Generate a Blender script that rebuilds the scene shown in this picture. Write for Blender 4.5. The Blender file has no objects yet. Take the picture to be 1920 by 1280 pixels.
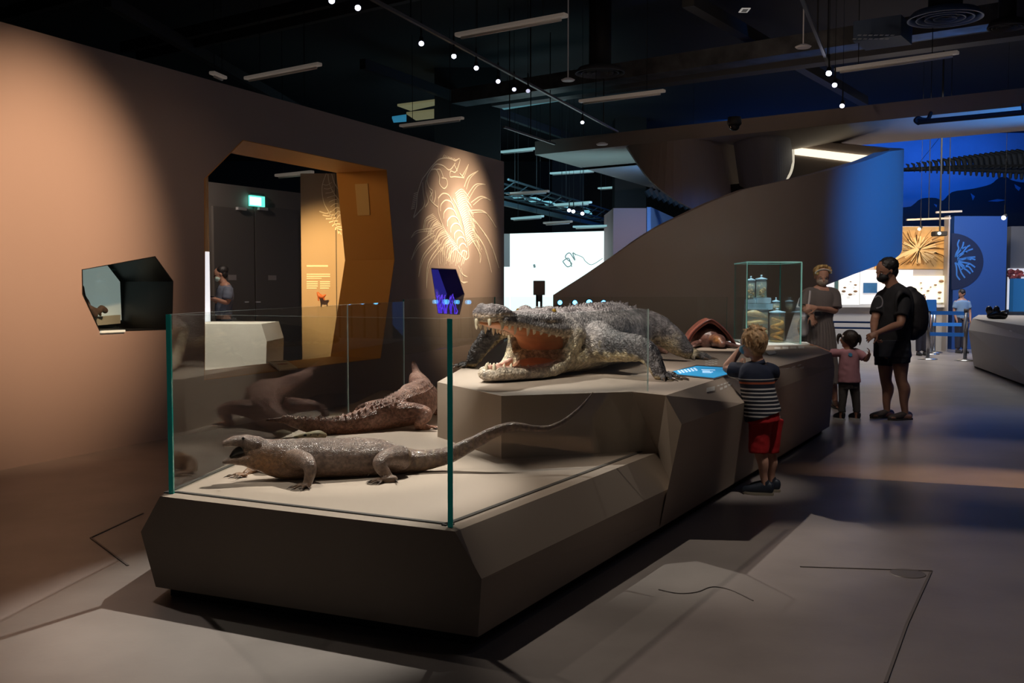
import bpy, bmesh, math, random
import numpy as np
from mathutils import Vector, Matrix, noise
from mathutils.geometry import tessellate_polygon
random.seed(7)
SC = bpy.context.scene
COL = SC.collection
# ------------------------------------------------------------------ camera
F = 1900.0; CAMH = 1.45; TH = math.atan(100 / F)
cd = bpy.data.cameras.new('camera'); cam = bpy.data.objects.new('camera', cd); COL.objects.link(cam)
cam.location = (0, 0, CAMH); cam.rotation_euler = (math.pi / 2 - TH, 0, 0)
cd.sensor_width = 36; cd.lens = F / 1920 * 36; cd.clip_end = 200
cd.dof.use_dof = False
SC.camera = cam
SC.view_settings.view_transform = 'Standard'; SC.view_settings.look = 'None'
SC.view_settings.gamma = 1; SC.view_settings.use_curve_mapping = False
SC.view_settings.exposure = 0.0
SC.cycles.transparent_max_bounces = 40
SC.cycles.max_bounces = 8
SC.cycles.sample_clamp_indirect = 4
FW = Vector((0, math.cos(TH), -math.sin(TH))); UP = Vector((0, math.sin(TH), math.cos(TH))); RT = Vector((1, 0, 0))
CP = Vector((0, 0, CAMH))
def ray(px, py): return FW + RT * ((px - 960) / F) + UP * ((640 - py) / F)
def H(px, py, z):            # point of the photograph on a horizontal level z
    d = ray(px, py); return CP + d * ((z - CAMH) / d.z)
def D(px, py, Y):            # point of the photograph at distance Y into the hall
    d = ray(px, py); return CP + d * (Y / d.y)
def PL(px, py, P, N):        # point of the photograph on a wall plane
    d = ray(px, py); return CP + d * ((P - CP).dot(N) / d.dot(N))
# ------------------------------------------------------------------ world and lamps
w = bpy.data.worlds.new('world'); SC.world = w; w.use_nodes = True
w.node_tree.nodes['Background'].inputs[0].default_value = (0.75, 0.8, 1.0, 1)
w.node_tree.nodes['Background'].inputs[1].default_value = 0.009
def spot(name, loc, tgt, watt, deg, blend=0.5, col=(1, .9, .78), r=0.04):
    l = bpy.data.lights.new(name, 'SPOT'); l.energy = watt; l.spot_size = math.radians(deg); l.spot_blend = blend
    l.color = col; l.shadow_soft_size = r
    o = bpy.data.objects.new(name, l); COL.objects.link(o); o.location = loc
    o.rotation_euler = (Vector(tgt) - Vector(loc)).to_track_quat('-Z', 'Y').to_euler(); return o
def area(name, loc, tgt, watt, sx, sy, col=(1, 1, 1)):
    l = bpy.data.lights.new(name, 'AREA'); l.energy = watt; l.shape = 'RECTANGLE'; l.size = sx; l.size_y = sy; l.color = col
    o = bpy.data.objects.new(name, l); COL.objects.link(o); o.location = loc
    o.rotation_euler = (Vector(tgt) - Vector(loc)).to_track_quat('-Z', 'Y').to_euler(); return o
WARM = (1, .83, .64); NEUT = (1, .9, .8); COOL = (.75, .9, 1); BLUE = (.02, .22, 1)
#LIGHTS
spot('spot_lizard', (.2, 8.0, 5.2), (-.95, 5.15, .5), 1900, 23, .6, NEUT, .03)
spot('spot_lizard_side', (-2.2, 4.2, 5.2), (-.95, 5.55, .6), 480, 19, .6, NEUT, .03)
spot('spot_gharial', (-2.0, 9.4, 5.2), (-.8, 7.2, .6), 1500, 22, .5, NEUT, .03)
spot('spot_croc_head', (-2.4, 4.4, 5.2), (0.1, 7.0, 1.0), 1350, 19, .6, NEUT, .03)
spot('spot_croc_body', (.2, 4.3, 5.3), (0.8, 7.7, 1.15), 620, 15, .6, NEUT, .03)
spot('spot_croc_back', (-.6, 10.6, 5.2), (0.5, 7.3, 1.0), 900, 24, .5, NEUT, .03)
spot('spot_croc_tail', (2.2, 6.2, 5.3), (1.5, 8.8, .9), 420, 24, .6, NEUT, .03)
spot('spot_turtle', (1.2, 9.0, 5.2), (2.2, 10.8, .9), 900, 18, .6, NEUT, .03)
spot('spot_jars', (2.7, 11.3, 4.9), (2.85, 11.8, 1.0), 1800, 20, .5, COOL, .05)
spot('spot_wall_wash', (.1, 6.5, 4.9), (-3.93, 8.4, 1.9), 1900, 36, 1, (1, .60, .35), .12)
spot('spot_wall_fill', (-0.6, 5.2, 4.9), (-3.3, 10.2, 1.5), 120, 34, 1, (1, .66, .45), .2)
spot('spot_mural', (2.2, 14.3, 4.9), (-.80, 15.6, 2.2), 1500, 38, 1, (1, .70, .42), .1)
spot('spot_mural_centre', (1.8, 14.4, 5.0), (-.84, 15.5, 2.35), 1500, 17, 1, (1, .78, .55), .1)
spot('spot_amber_room', (-3.6, 12.3, 3.9), (-2.8, 15.8, 1.6), 1300, 32, .9, (1, .6, .22), .1)
spot('spot_amber_jamb', (-3.8, 11.8, 3.1), (-1.5, 13.9, 1.7), 45, 90, 1, (1, .66, .3), .1)
spot('spot_low_plinth', (-3.5, 12.3, 3.6), (-3.75, 13.5, .9), 900, 44, .8, (1, .9, .78), .1)
spot('spot_door', (-5.6, 15.2, 4.2), (-5.2, 18.2, 1.4), 220, 80, 1, (1, .82, .68), .1)
spot('spot_man_phone', (-3.6, 14.2, 4.2), (-4.4, 15.6, 1.2), 260, 30, 1, (1, .82, .68), .1)
spot('lamp_spiral_blue', (9.8, 8.6, 6.4), (5.75, 15.4, 2.3), 4200, 29, .9, BLUE, .1)
area('lamp_wall_blue', (11.5, 31.2, 6.4), (11.5, 34, 4.6), 260, 10, .4, (.02, .2, 1))
spot('lamp_floor_blue', (8.5, 13.0, 4.6), (5.6, 11.0, 0), 230, 38, 1, (.03, .2, 1), .1)
spot('lamp_beam_blue', (10.2, 15.6, 1.6), (8.3, 16.8, 4.3), 1300, 50, 1, (.02, .28, 1), .1)
spot('spot_spiral_warm', (2.2, 7.5, 5.2), (2.6, 13.2, 2.2), 150, 80, 1, (1, .76, .56), .3)
spot('spot_floor_right', (-1.6, 6.6, 5.2), (2.0, 4.1, 0), 440, 38, .3, (1, .84, .72), .05)
spot('spot_floor_front', (-4.0, 8.6, 5.0), (-.1, 2.9, 0), 215, 34, .4, (1, .84, .72), .05)
spot('spot_floor_left', (0.6, 7.4, 5.2), (-2.4, 3.9, 0), 45, 14, .3, (1, .8, .68), .05)
spot('spot_floor_fill', (1.8, 5.6, 5.2), (1.6, 4.6, 0), 8, 90, 1, (1, .85, .75), .1)
spot('spot_floor_streak', (8.2, 5.7, 2.8), (3.75, 7.5, 0), 1500, 15, 1, (1, .58, .3), .02)
spot('spot_floor_walk', (2.0, 10.4, 5.2), (4.2, 8.2, 0), 200, 34, .6, (1, .84, .76), .05)
spot('spot_duct', (2.6, 14.0, 4.2), (3.4, 15.6, 5.5), 40, 100, 1, (1, .8, .6), .1)
spot('spot_people', (3.2, 9.2, 5.2), (3.9, 11.8, .9), 200, 34, .8, NEUT, .05)
spot('spot_boy', (2.3, 5.2, 5.4), (1.7, 7.1, .8), 300, 14, .8, NEUT, .05)
area('lamp_far_hall', (9.0, 20.5, 5.4), (9.0, 21.5, 0), 300, 3, 1, (1, .95, .88))
spot('spot_far_mural', (8.6, 20.2, 3.3), (9.1, 23.4, 2.2), 260, 50, .8, (1, .62, .24), .1)
spot('spot_far_plinth', (9.6, 15.4, 5.0), (9.7, 18.8, .8), 500, 26, .7, NEUT, .05)
area('lamp_projector_wash', (.5, 26, 4.4), (.5, 30, 5.6), 25, 4, .6, (.45, .85, 1))
area('lamp_hall_fill', (5.5, 8.0, 6.2), (-2.5, 12, 2.6), 11, 3, 3, (.6, .65, 1))
area('lamp_far_ceiling', (1.5, 22, 2.7), (1.5, 26, 6), 35, 4, 2, (.4, .85, 1))
# ------------------------------------------------------------------ materials
MATS = {}
def mat(name, col, rough=.6, metal=0, spec=.5, emit=None, es=0, nscale=0, namt=.15, bump=0, bscale=40, col2=None, vor=0, vscale=60, coat=0, attr=None):
    if name in MATS: return MATS[name]
    m = bpy.data.materials.new(name); m.use_nodes = True; nt = m.node_tree; N = nt.nodes; L = nt.links
    p = N['Principled BSDF']; p.inputs['Base Color'].default_value = (*col, 1); p.inputs['Roughness'].default_value = rough
    p.inputs['Metallic'].default_value = metal; p.inputs['Specular IOR Level'].default_value = spec
    p.inputs['Coat Weight'].default_value = coat
    if emit: p.inputs['Emission Color'].default_value = (*emit, 1); p.inputs['Emission Strength'].default_value = es
    tc = N.new('ShaderNodeTexCoord'); src = None
    if attr:
        a = N.new('ShaderNodeVertexColor'); a.layer_name = attr; src = a.outputs[0]
    if nscale:
        n = N.new('ShaderNodeTexNoise'); n.inputs['Scale'].default_value = nscale; n.inputs['Detail'].default_value = 6
        L.new(tc.outputs['Object'], n.inputs['Vector'])
        mx = N.new('ShaderNodeMix'); mx.data_type = 'RGBA'
        r = N.new('ShaderNodeValToRGB'); r.color_ramp.elements[0].position = .35; r.color_ramp.elements[1].position = .65
        L.new(n.outputs[0], r.inputs[0]); L.new(r.outputs[0], mx.inputs[0])
        if src is not None:
            h = N.new('ShaderNodeHueSaturation'); h.inputs['Value'].default_value = 1 - namt * 1.6; L.new(src, h.inputs['Color'])
            h2 = N.new('ShaderNodeHueSaturation'); h2.inputs['Value'].default_value = 1 + namt; L.new(src, h2.inputs['Color'])
            L.new(h.outputs[0], mx.inputs[6]); L.new(h2.outputs[0], mx.inputs[7])
        else:
            c2 = col2 if col2 else tuple(c * (1 - namt) for c in col)
            c1 = col if col2 else tuple(min(1, c * (1 + namt)) for c in col)
            mx.inputs[6].default_value = (*c1, 1); mx.inputs[7].default_value = (*c2, 1)
        src = mx.outputs[2]
    if src is not None: L.new(src, p.inputs['Base Color'])
    hsrc = None
    if vor:
        v = N.new('ShaderNodeTexVoronoi'); v.inputs['Scale'].default_value = vscale; v.feature = 'DISTANCE_TO_EDGE'
        L.new(tc.outputs['Object'], v.inputs['Vector'])
        mr = N.new('ShaderNodeMapRange'); mr.inputs[2].default_value = .25; L.new(v.outputs[0], mr.inputs[0])
        b = N.new('ShaderNodeBump'); b.inputs['Strength'].default_value = vor; b.inputs['Distance'].default_value = .01
        L.new(mr.outputs[0], b.inputs['Height']); hsrc = b.outputs[0]; L.new(hsrc, p.inputs['Normal'])
    if bump:
        n2 = N.new('ShaderNodeTexNoise'); n2.inputs['Scale'].default_value = bscale; n2.inputs['Detail'].default_value = 8
        L.new(tc.outputs['Object'], n2.inputs['Vector'])
        b2 = N.new('ShaderNodeBump'); b2.inputs['Strength'].default_value = bump; b2.inputs['Distance'].default_value = .01
        L.new(n2.outputs[0], b2.inputs['Height'])
        if hsrc is not None: L.new(hsrc, b2.inputs['Normal'])
        L.new(b2.outputs[0], p.inputs['Normal'])
    MATS[name] = m; return m
def glassmat(name, tint=(.97, .99, .98), ior=1.45, haze=0, hcol=(1, 1, 1)):
    if name in MATS: return MATS[name]
    m = bpy.data.materials.new(name); m.use_nodes = True; nt = m.node_tree; N = nt.nodes; L = nt.links
    N.remove(N['Principled BSDF'])
    t = N.new('ShaderNodeBsdfTransparent'); t.inputs[0].default_value = (*tint, 1)
    g = N.new('ShaderNodeBsdfGlossy'); g.inputs['Roughness'].default_value = 0.0
    f0 = ((ior - 1) / (ior + 1)) ** 2
    lw = N.new('ShaderNodeLayerWeight'); lw.inputs[0].default_value = .5
    pw = N.new('ShaderNodeMath'); pw.operation = 'POWER'; pw.inputs[1].default_value = 5; L.new(lw.outputs['Facing'], pw.inputs[0])
    f = N.new('ShaderNodeMath'); f.operation = 'MULTIPLY_ADD'; f.inputs[1].default_value = 1 - f0; f.inputs[2].default_value = f0; L.new(pw.outputs[0], f.inputs[0])
    mx = N.new('ShaderNodeMixShader'); L.new(f.outputs[0], mx.inputs[0]); L.new(t.outputs[0], mx.inputs[1]); L.new(g.outputs[0], mx.inputs[2])
    out = mx
    if haze:
        df = N.new('ShaderNodeBsdfDiffuse'); df.inputs[0].default_value = (*hcol, 1); m2_ = N.new('ShaderNodeMixShader'); m2_.inputs[0].default_value = haze
        L.new(mx.outputs[0], m2_.inputs[1]); L.new(df.outputs[0], m2_.inputs[2]); out = m2_
    L.new(out.outputs[0], N['Material Output'].inputs[0]); MATS[name] = m; return m
# ------------------------------------------------------------------ object helpers
def tag(o, label=None, cat=None, group=None, kind=None):
    if label: o['label'] = label
    if cat: o['category'] = cat
    if group: o['group'] = group
    if kind: o['kind'] = kind
    return o
def empty(name, loc=(0, 0, 0), label=None, cat=None, group=None):
    o = bpy.data.objects.new(name, None); COL.objects.link(o); o.location = loc; o.empty_display_size = .1
    return tag(o, label, cat, group)
def wmat(o): return wmat(o.parent) @ o.matrix_parent_inverse @ o.matrix_basis if o.parent else o.matrix_basis.copy()
def link(name, me, m, parent=None, smooth=False, auto=False):
    if m is not None and not me.materials: me.materials.append(m)
    o = bpy.data.objects.new(name, me); COL.objects.link(o)
    if parent is not None:
        o.parent = parent; o.matrix_parent_inverse = wmat(parent).inverted()
    if smooth:
        me.polygons.foreach_set('use_smooth', [True] * len(me.polygons))
    return o
def obj(name, bm, m, parent=None, smooth=False, norm=True):
    if norm: bmesh.ops.recalc_face_normals(bm, faces=bm.faces[:])
    me = bpy.data.meshes.new(name); bm.to_mesh(me); bm.free()
    return link(name, me, m, parent, smooth)
def NB(): return bmesh.new()
def box(bm, lo, hi, M=None, bev=0):
    vs = [bm.verts.new(Vector((x, y, z))) for x in (lo[0], hi[0]) for y in (lo[1], hi[1]) for z in (lo[2], hi[2])]
    fs = []
    for q in ((0, 1, 3, 2), (4, 6, 7, 5), (0, 4, 5, 1), (2, 3, 7, 6), (0, 2, 6, 4), (1, 5, 7, 3)): fs.append(bm.faces.new([vs[i] for i in q]))
    if bev:
        es = list({e for f in fs for e in f.edges})
        r = bmesh.ops.bevel(bm, geom=es, offset=bev, segments=2, affect='EDGES')
        vs = list({v for f in r['faces'] for v in f.verts} | {v for v in vs if v.is_valid})
    if M is not None:
        for v in vs: v.co = M @ v.co
    return vs
def bar(bm, a, b, wd, ht, up=Vector((0, 0, 1)), bev=0):
    a = Vector(a); b = Vector(b); d = (b - a); L = d.length; d.normalize()
    s = d.cross(up)
    if s.length < 1e-4: s = d.cross(Vector((0, 1, 0)))
    s.normalize(); u = s.cross(d)
    M = Matrix((( d.x, s.x, u.x, a.x), (d.y, s.y, u.y, a.y), (d.z, s.z, u.z, a.z), (0, 0, 0, 1)))
    return box(bm, (0, -wd / 2, -ht / 2), (L, wd / 2, ht / 2), M, bev)
def cyl(bm, a, b, r, r2=None, n=16, cap=True):
    a = Vector(a); b = Vector(b); r2 = r if r2 is None else r2
    d = (b - a).normalized(); s = d.orthogonal().normalized(); u = d.cross(s)
    R1 = [bm.verts.new(a + (s * math.cos(t) + u * math.sin(t)) * r) for t in [2 * math.pi * i / n for i in range(n)]]
    R2 = [bm.verts.new(b + (s * math.cos(t) + u * math.sin(t)) * r2) for t in [2 * math.pi * i / n for i in range(n)]]
    for i in range(n): bm.faces.new((R1[i], R1[(i + 1) % n], R2[(i + 1) % n], R2[i]))
    if cap: bm.faces.new(R1[::-1]); bm.faces.new(R2)
def prism(bm, pts, off):
    """closed polygon (3-D points) given thickness by vector off"""
    off = Vector(off); A = [bm.verts.new(p) for p in pts]; B = [bm.verts.new(Vector(p) + off) for p in pts]; n = len(pts)
    bm.faces.new(A); bm.faces.new(B[::-1])
    for i in range(n): bm.faces.new((A[i], B[i], B[(i + 1) % n], A[(i + 1) % n]))
def lathe(bm, base, prof, n=24, axis=Vector((0, 0, 1))):
    base = Vector(base); axis = Vector(axis).normalized(); s = axis.orthogonal().normalized(); u = axis.cross(s); rings = []
    for r, h in prof:
        if r < 1e-5: rings.append([bm.verts.new(base + axis * h)])
        else: rings.append([bm.verts.new(base + axis * h + (s * math.cos(2 * math.pi * i / n) + u * math.sin(2 * math.pi * i / n)) * r) for i in range(n)])
    for A, B in zip(rings, rings[1:]):
        for i in range(n):
            j = (i + 1) % n
            if len(A) == 1 and len(B) == 1: continue
            if len(A) == 1: bm.faces.new((A[0], B[j], B[i]))
            elif len(B) == 1: bm.faces.new((A[i], A[j], B[0]))
            else: bm.faces.new((A[i], A[j], B[j], B[i]))
def ell(bm, c, r, n=16, R=None):
    c = Vector(c); r = (r, r, r) if isinstance(r, (int, float)) else r
    g = bmesh.ops.create_uvsphere(bm, u_segments=n, v_segments=max(8, n * 2 // 3), radius=1)
    for v in g['verts']:
        p = Vector((v.co.x * r[0], v.co.y * r[1], v.co.z * r[2]))
        v.co = c + (R @ p if R is not None else p)
def cat(P, k):
    P = [np.array(p, float) for p in P]; out = []
    for i in range(len(P) - 1):
        p0 = P[max(0, i - 1)]; p1 = P[i]; p2 = P[i + 1]; p3 = P[min(len(P) - 1, i + 2)]
        for j in range(k):
            t = j / k
            out.append(.5 * ((2 * p1) + (-p0 + p2) * t + (2 * p0 - 5 * p1 + 4 * p2 - p3) * t * t + (-p0 + 3 * p1 - 3 * p2 + p3) * t ** 3))
    out.append(P[-1]); return out
def tube(bm, st, side=None, n=16, k=4, cap=True):
    """st = [(point, ru, rv)] ru along side; rounded ends unless cap=False (then flat)"""
    S = [(*s[0], s[1], s[2] if len(s) > 2 else s[1]) for s in st]
    S = cat(S, k) if k > 1 else [np.array(s, float) for s in S]
    P = [Vector(s[:3]) for s in S]; RU = [max(1e-4, s[3]) for s in S]; RV = [max(1e-4, s[4]) for s in S]
    T = []
    for i in range(len(P)):
        d = P[min(i + 1, len(P) - 1)] - P[max(0, i - 1)]
        T.append(d.normalized() if d.length > 1e-8 else Vector((0, 0, 1)))
    rings = []; sv = Vector(side) if side is not None else T[0].orthogonal()
    def ring(p, t, sv, a, b):
        s = (sv - t * sv.dot(t)); s = s.normalized() if s.length > 1e-5 else t.orthogonal().normalized()
        u = t.cross(s)
        return s, [bm.verts.new(p + s * (a * math.cos(2 * math.pi * i / n)) + u * (b * math.sin(2 * math.pi * i / n))) for i in range(n)]
    if cap:
        m = min(RU[0], RV[0])
        for q in (75, 50, 25):
            c = math.cos(math.radians(q)); rings.append(ring(P[0] - T[0] * m * math.sin(math.radians(q)), T[0], sv, RU[0] * c, RV[0] * c)[1])
    for p, t, a, b in zip(P, T, RU, RV):
        s, r = ring(p, t, sv, a, b); rings.append(r)
        if side is None: sv = s
    if cap:
        m = min(RU[-1], RV[-1])
        for q in (25, 50, 75):
            c = math.cos(math.radians(q)); rings.append(ring(P[-1] + T[-1] * m * math.sin(math.radians(q)), T[-1], sv, RU[-1] * c, RV[-1] * c)[1])
    for A, B in zip(rings, rings[1:]):
        for i in range(n): bm.faces.new((A[i], A[(i + 1) % n], B[(i + 1) % n], B[i]))
    bm.faces.new(rings[0][::-1]); bm.faces.new(rings[-1])
def fuse(name, bm, voxel, m, parent=None, smooth=5, disp=None, color=None, factor=.5):
    """grow one continuous skin over the overlapping volumes in bm"""
    bmesh.ops.recalc_face_normals(bm, faces=bm.faces[:])
    me = bpy.data.meshes.new(name); bm.to_mesh(me); bm.free()
    t = bpy.data.objects.new('tmp', me); COL.objects.link(t)
    r = t.modifiers.new('r', 'REMESH'); r.mode = 'VOXEL'; r.voxel_size = voxel; r.use_smooth_shade = True
    if smooth: s = t.modifiers.new('s', 'SMOOTH'); s.iterations = smooth; s.factor = factor
    dg = bpy.context.evaluated_depsgraph_get(); dg.update()
    nm = bpy.data.meshes.new_from_object(t.evaluated_get(dg)); bpy.data.objects.remove(t); bpy.data.meshes.remove(me)
    nm.name = name; nm.materials.clear(); nv = len(nm.vertices)
    co = np.empty(nv * 3); nm.vertices.foreach_get('co', co); co = co.reshape(-1, 3)
    no = np.empty(nv * 3); nm.vertex_normals.foreach_get('vector', no); no = no.reshape(-1, 3)
    if color is not None:
        c = color(co, no); a = nm.color_attributes.new('skin', 'FLOAT_COLOR', 'POINT')
        a.data.foreach_set('color', np.concatenate([c, np.ones((nv, 1))], 1).astype(np.float32).ravel())
    if disp is not None:
        co = co + no * disp(co, no)[:, None]; nm.vertices.foreach_set('co', co.ravel())
    nm.update()
    return link(name, nm, m, parent, True)
def mixc(a, b, t): t = np.clip(t, 0, 1)[:, None]; return np.array(a)[None] * (1 - t) + np.array(b)[None] * t
def nz(co, s, seed=0): return np.array([noise.noise(Vector((p[0] * s + seed, p[1] * s, p[2] * s))) for p in co])
def copytree(o, parent=None, M=None):
    c = o.copy(); COL.objects.link(c); c.parent = parent
    if parent is None and M is not None: c.matrix_basis = M
    for ch in [q for q in bpy.data.objects if q.parent == o]: copytree(ch, c)
    return c
def ribbon(bm, pts, wd, N, close=False):
    pts = [Vector(p) for p in pts]; n = len(pts); N = Vector(N).normalized(); rows = []
    for i, p in enumerate(pts):
        a = pts[(i - 1) % n] if close else pts[max(0, i - 1)]; b = pts[(i + 1) % n] if close else pts[min(n - 1, i + 1)]
        s = (b - a).cross(N); s = s.normalized() * wd / 2 if s.length > 1e-7 else Vector((0, 0, wd / 2))
        rows.append((bm.verts.new(p - s), bm.verts.new(p + s), bm.verts.new(p + s + N * .003), bm.verts.new(p - s + N * .003)))
    for i in range(n if close else n - 1):
        A = rows[i]; B = rows[(i + 1) % n]
        for j in range(4): bm.faces.new((A[j], A[(j + 1) % 4], B[(j + 1) % 4], B[j]))
    if not close: bm.faces.new(rows[0]); bm.faces.new(rows[-1][::-1])
def sm2(P, k=6): return [tuple(p) for p in cat([(*p,) for p in P], k)]
# ================================================================== THE HALL
M_floor = mat('floor_concrete', (.30, .265, .25), .36, nscale=1.3, namt=.16, bump=.05, bscale=30)
M_black = mat('matt_black', (.012, .012, .014), .7)
M_ceil = mat('ceiling_black', (.02, .02, .022), .8)
M_wall = mat('taupe_paint', (.40, .32, .29), .75, bump=.08, bscale=220)
M_plinth = mat('plinth_paint', (.37, .30, .24), .62, bump=.05, bscale=250)
M_amber = mat('amber_paint', (.58, .25, .04), .6)
M_dark = mat('dark_grey', (.06, .055, .055), .6)
M_grey = mat('grey_paint', (.24, .215, .2), .6)
M_white = mat('white_paint', (.8, .8, .78), .5)
M_steel = mat('brushed_steel', (.6, .6, .6), .3, metal=1)
M_line = mat('pale_ink', (1, .95, .85), .6)
G = glassmat('clear_glass')
M_gedge = mat('glass_edge', (.03, .28, .25), .15, emit=(.05, .5, .45), es=0.0, spec=.8)
bm = NB(); box(bm, (-14, -4, -.1), (22, 42, 0)); tag(obj('floor', bm, M_floor), kind='structure')
bm = NB(); box(bm, (-14, -4, 6.6), (22, 42, 6.7)); tag(obj('ceiling', bm, M_ceil), kind='structure')
bm = NB(); box(bm, (-14, 41.6, 0), (22, 41.8, 6.6)); tag(obj('wall_far', bm, M_ceil), kind='structure')
bm = NB(); box(bm, (-14, -4, 0), (-13.8, 42, 6.6)); tag(obj('wall_side', bm, M_ceil), kind='structure')
bm = NB(); box(bm, (21.8, -4, 0), (22, 42, 6.6)); tag(obj('wall_opposite', bm, M_ceil), kind='structure')
bm = NB(); box(bm, (4.78, 3.8, 0), (4.95, 6.85, 2.6)); tag(obj('shade_blocker', bm, M_wall), kind='structure')  # added unseen blocker; its edge casts the straight shadow line on the floor
# floor marks: joints, an access cover, a hairline crack
M_joint = mat('floor_joint', (.19, .168, .16), .6)
for i, P in enumerate([[(1745, 1072), (1700, 1170), (1660, 1280)], [(1748, 1070), (1500, 1062)], [(170, 1008), (268, 962)], [(170, 1008), (240, 1060)]]):
    bm = NB(); ribbon(bm, [H(x, y, .001) for x, y in P], .012, (0, 0, 1))
    tag(obj('trim_%d' % (i + 5), bm, M_joint), kind='structure')
bm = NB(); c = H(1702, 1075, 0); lathe(bm, c, [(0, .003), (.085, .003), (.088, 0), (0, 0)], 40)
tag(obj('floor_access_cover', bm, mat('cover_metal', (.17, .15, .14), .45)), 'round flush cover plate set in the concrete floor at right front', 'floor cover')
bm = NB(); ribbon(bm, [H(x, y, .001) for x, y in sm2([(1235, 1105), (1270, 1112), (1305, 1110), (1335, 1100), (1370, 1106), (1412, 1126)])], .006, (0, 0, 1))
tag(obj('floor_crack', bm, M_joint), 'long thin wavy hairline crack in the floor right of the island', 'crack')
# ---- left wall with openings
W0 = Vector((-4.07, 8.05, 0)); WD = Vector((.77, 1.75, 0)).normalized(); WN = Vector((WD.y, -WD.x, 0)); WT = .78
def WP(px, py): return PL(px, py, W0, WN)
def wsz(p): return ((p - W0).dot(WD), p.z)
def wpt(s, z, off=0): return W0 + WD * s + Vector((0, 0, z)) + WN * off
WE = wsz(WP(945, 305))[0]; WH = 3.55
outer = [(-9, 0), (WE, 0), (WE, WH), (-9, WH)]
op1 = [wsz(WP(*q)) for q in [(383, 716), (383, 335), (455, 262), (725, 318), (740, 487), (714, 690)]]
op1[0] = (op1[0][0], .52); op1[5] = (op1[5][0], .52)
op2 = [wsz(WP(*q)) for q in [(153, 505), (291, 480), (325, 527), (323, 618), (187, 622), (154, 552)]]
op3 = [wsz(WP(*q)) for q in [(808, 502), (855, 504), (871, 551), (862, 590), (821, 588)]]
def wall_holes(name, outer, holes, T, m):
    bm = NB(); loops = [outer] + holes; flat = [p for l in loops for p in l]
    tris = tessellate_polygon([[Vector((p[0], p[1], 0)) for p in l] for l in loops])
    A = [bm.verts.new(wpt(*p)) for p in flat]; B = [bm.verts.new(wpt(*p, -T)) for p in flat]
    for t in tris:
        bm.faces.new([A[i] for i in t]); bm.faces.new([B[i] for i in t][::-1])
    k = 0
    for l in loops:
        n = len(l)
        for i in range(n): bm.faces.new((A[k + i], A[k + (i + 1) % n], B[k + (i + 1) % n], B[k + i]))
        k += n
    return tag(obj(name, bm, m), kind='structure')
wall_holes('wall_left', outer, [op1, op2, op3], WT, M_wall)
def lining(name, poly, m, t=.012, T=WT):
    bm = NB(); n = len(poly); cx = sum(p[0] for p in poly) / n; cz = sum(p[1] for p in poly) / n
    inn = []
    for p in poly:
        d = Vector((cx - p[0], cz - p[1])).normalized(); inn.append((p[0] + d.x * t, p[1] + d.y * t))
    A = [bm.verts.new(wpt(*p, .001)) for p in poly]; B = [bm.verts.new(wpt(*p, .001)) for p in inn]
    C = [bm.verts.new(wpt(*p, -T)) for p in poly]; E = [bm.verts.new(wpt(*p, -T)) for p in inn]
    for i in range(n):
        j = (i + 1) % n
        bm.faces.new((A[i], A[j], B[j], B[i])); bm.faces.new((B[i], B[j], E[j], E[i])); bm.faces.new((C[i], E[i], E[j], C[j])); bm.faces.new((A[i], C[i], C[j], A[j]))
    return tag(obj(name, bm, m), kind='structure')
lining('trim_1', op1, M_amber)
lining('trim_2', op2, mat('niche_black', (.012, .012, .012), .35), T=.7); lining('trim_3', op3, M_dark, T=.5)
# paler access plate on the amber reveal
q = [(666, 345), (690, 344), (694, 403), (671, 404)]
jp = wpt(*op1[3]); jq = wpt(*op1[4]); jn = (jq - jp).cross(WN).normalized()
if jn.dot(CP - jp) < 0: jn = -jn
bm = NB(); prism(bm, [PL(x, y, jp + jn * .016, jn) for x, y in q], jn * .008)
tag(obj('wall_plate', bm, mat('plate_amber', (.68, .42, .16), .6)), 'paler upright plate fixed on the amber reveal of the wall opening', 'panel')
# ---- drawing on the left wall
bm = NB()
def wl(P, wd=.016, close=False, k=6):
    Q = sm2(P, k) if k > 1 else P
    ribbon(bm, [WP(760 + x * .211, 270 + y * .211) + WN * .003 for x, y in Q], wd, WN, close)
for P in [[(440, 150), (380, 125), (300, 135), (240, 190), (180, 270), (140, 330), (105, 450), (95, 560), (70, 650)],
          [(440, 170), (390, 230), (330, 190), (270, 180), (225, 230), (190, 300), (205, 380), (240, 420), (215, 480), (250, 530), (290, 560)],
          [(225, 230), (270, 225), (300, 290), (300, 350), (340, 395), (370, 360), (360, 310), (320, 300)],
          [(150, 340), (155, 430), (165, 540), (120, 600), (70, 655)], [(180, 320), (180, 420), (200, 510), (170, 560)],
          [(275, 225), (310, 230), (335, 300)], [(440, 150), (480, 130), (470, 190), (440, 250), (400, 240), (395, 290), (440, 290), (520, 300)],
          [(430, 180), (460, 240)], [(480, 260), (520, 300)],
          [(215, 410), (235, 470), (230, 520)], [(260, 410), (265, 470), (250, 520)]]: wl(P, .016)
for x0, y0 in [(105 - 3 * i, 430 + 17 * i) for i in range(9)]: wl([(x0, y0), (x0 - 32, y0 + 12)], .010, k=1)
for i in range(9): wl([(330 + 13 * i, 122 + i * 3), (345 + 13 * i, 95 + i * 5)], .010, k=1)
for cx, cy, a in [(350, 470, 62), (370, 530, 60), (395, 600, 58), (425, 670, 55), (450, 730, 50), (475, 790, 44), (495, 845, 38), (510, 900, 32), (520, 960, 26)]:
    wl([(cx - a, cy + a * 1.1), (cx - a * .95, cy + a * .2), (cx - a * .3, cy - a * .5), (cx + a * .5, cy - a * .3), (cx + a, cy + a * .6)], .018)
wl([(290, 470), (290, 600), (330, 720), (400, 860), (470, 960), (540, 1030)], .014); wl([(420, 480), (480, 600), (520, 740), (545, 880), (560, 1000), (520, 1030)], .014)
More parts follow.
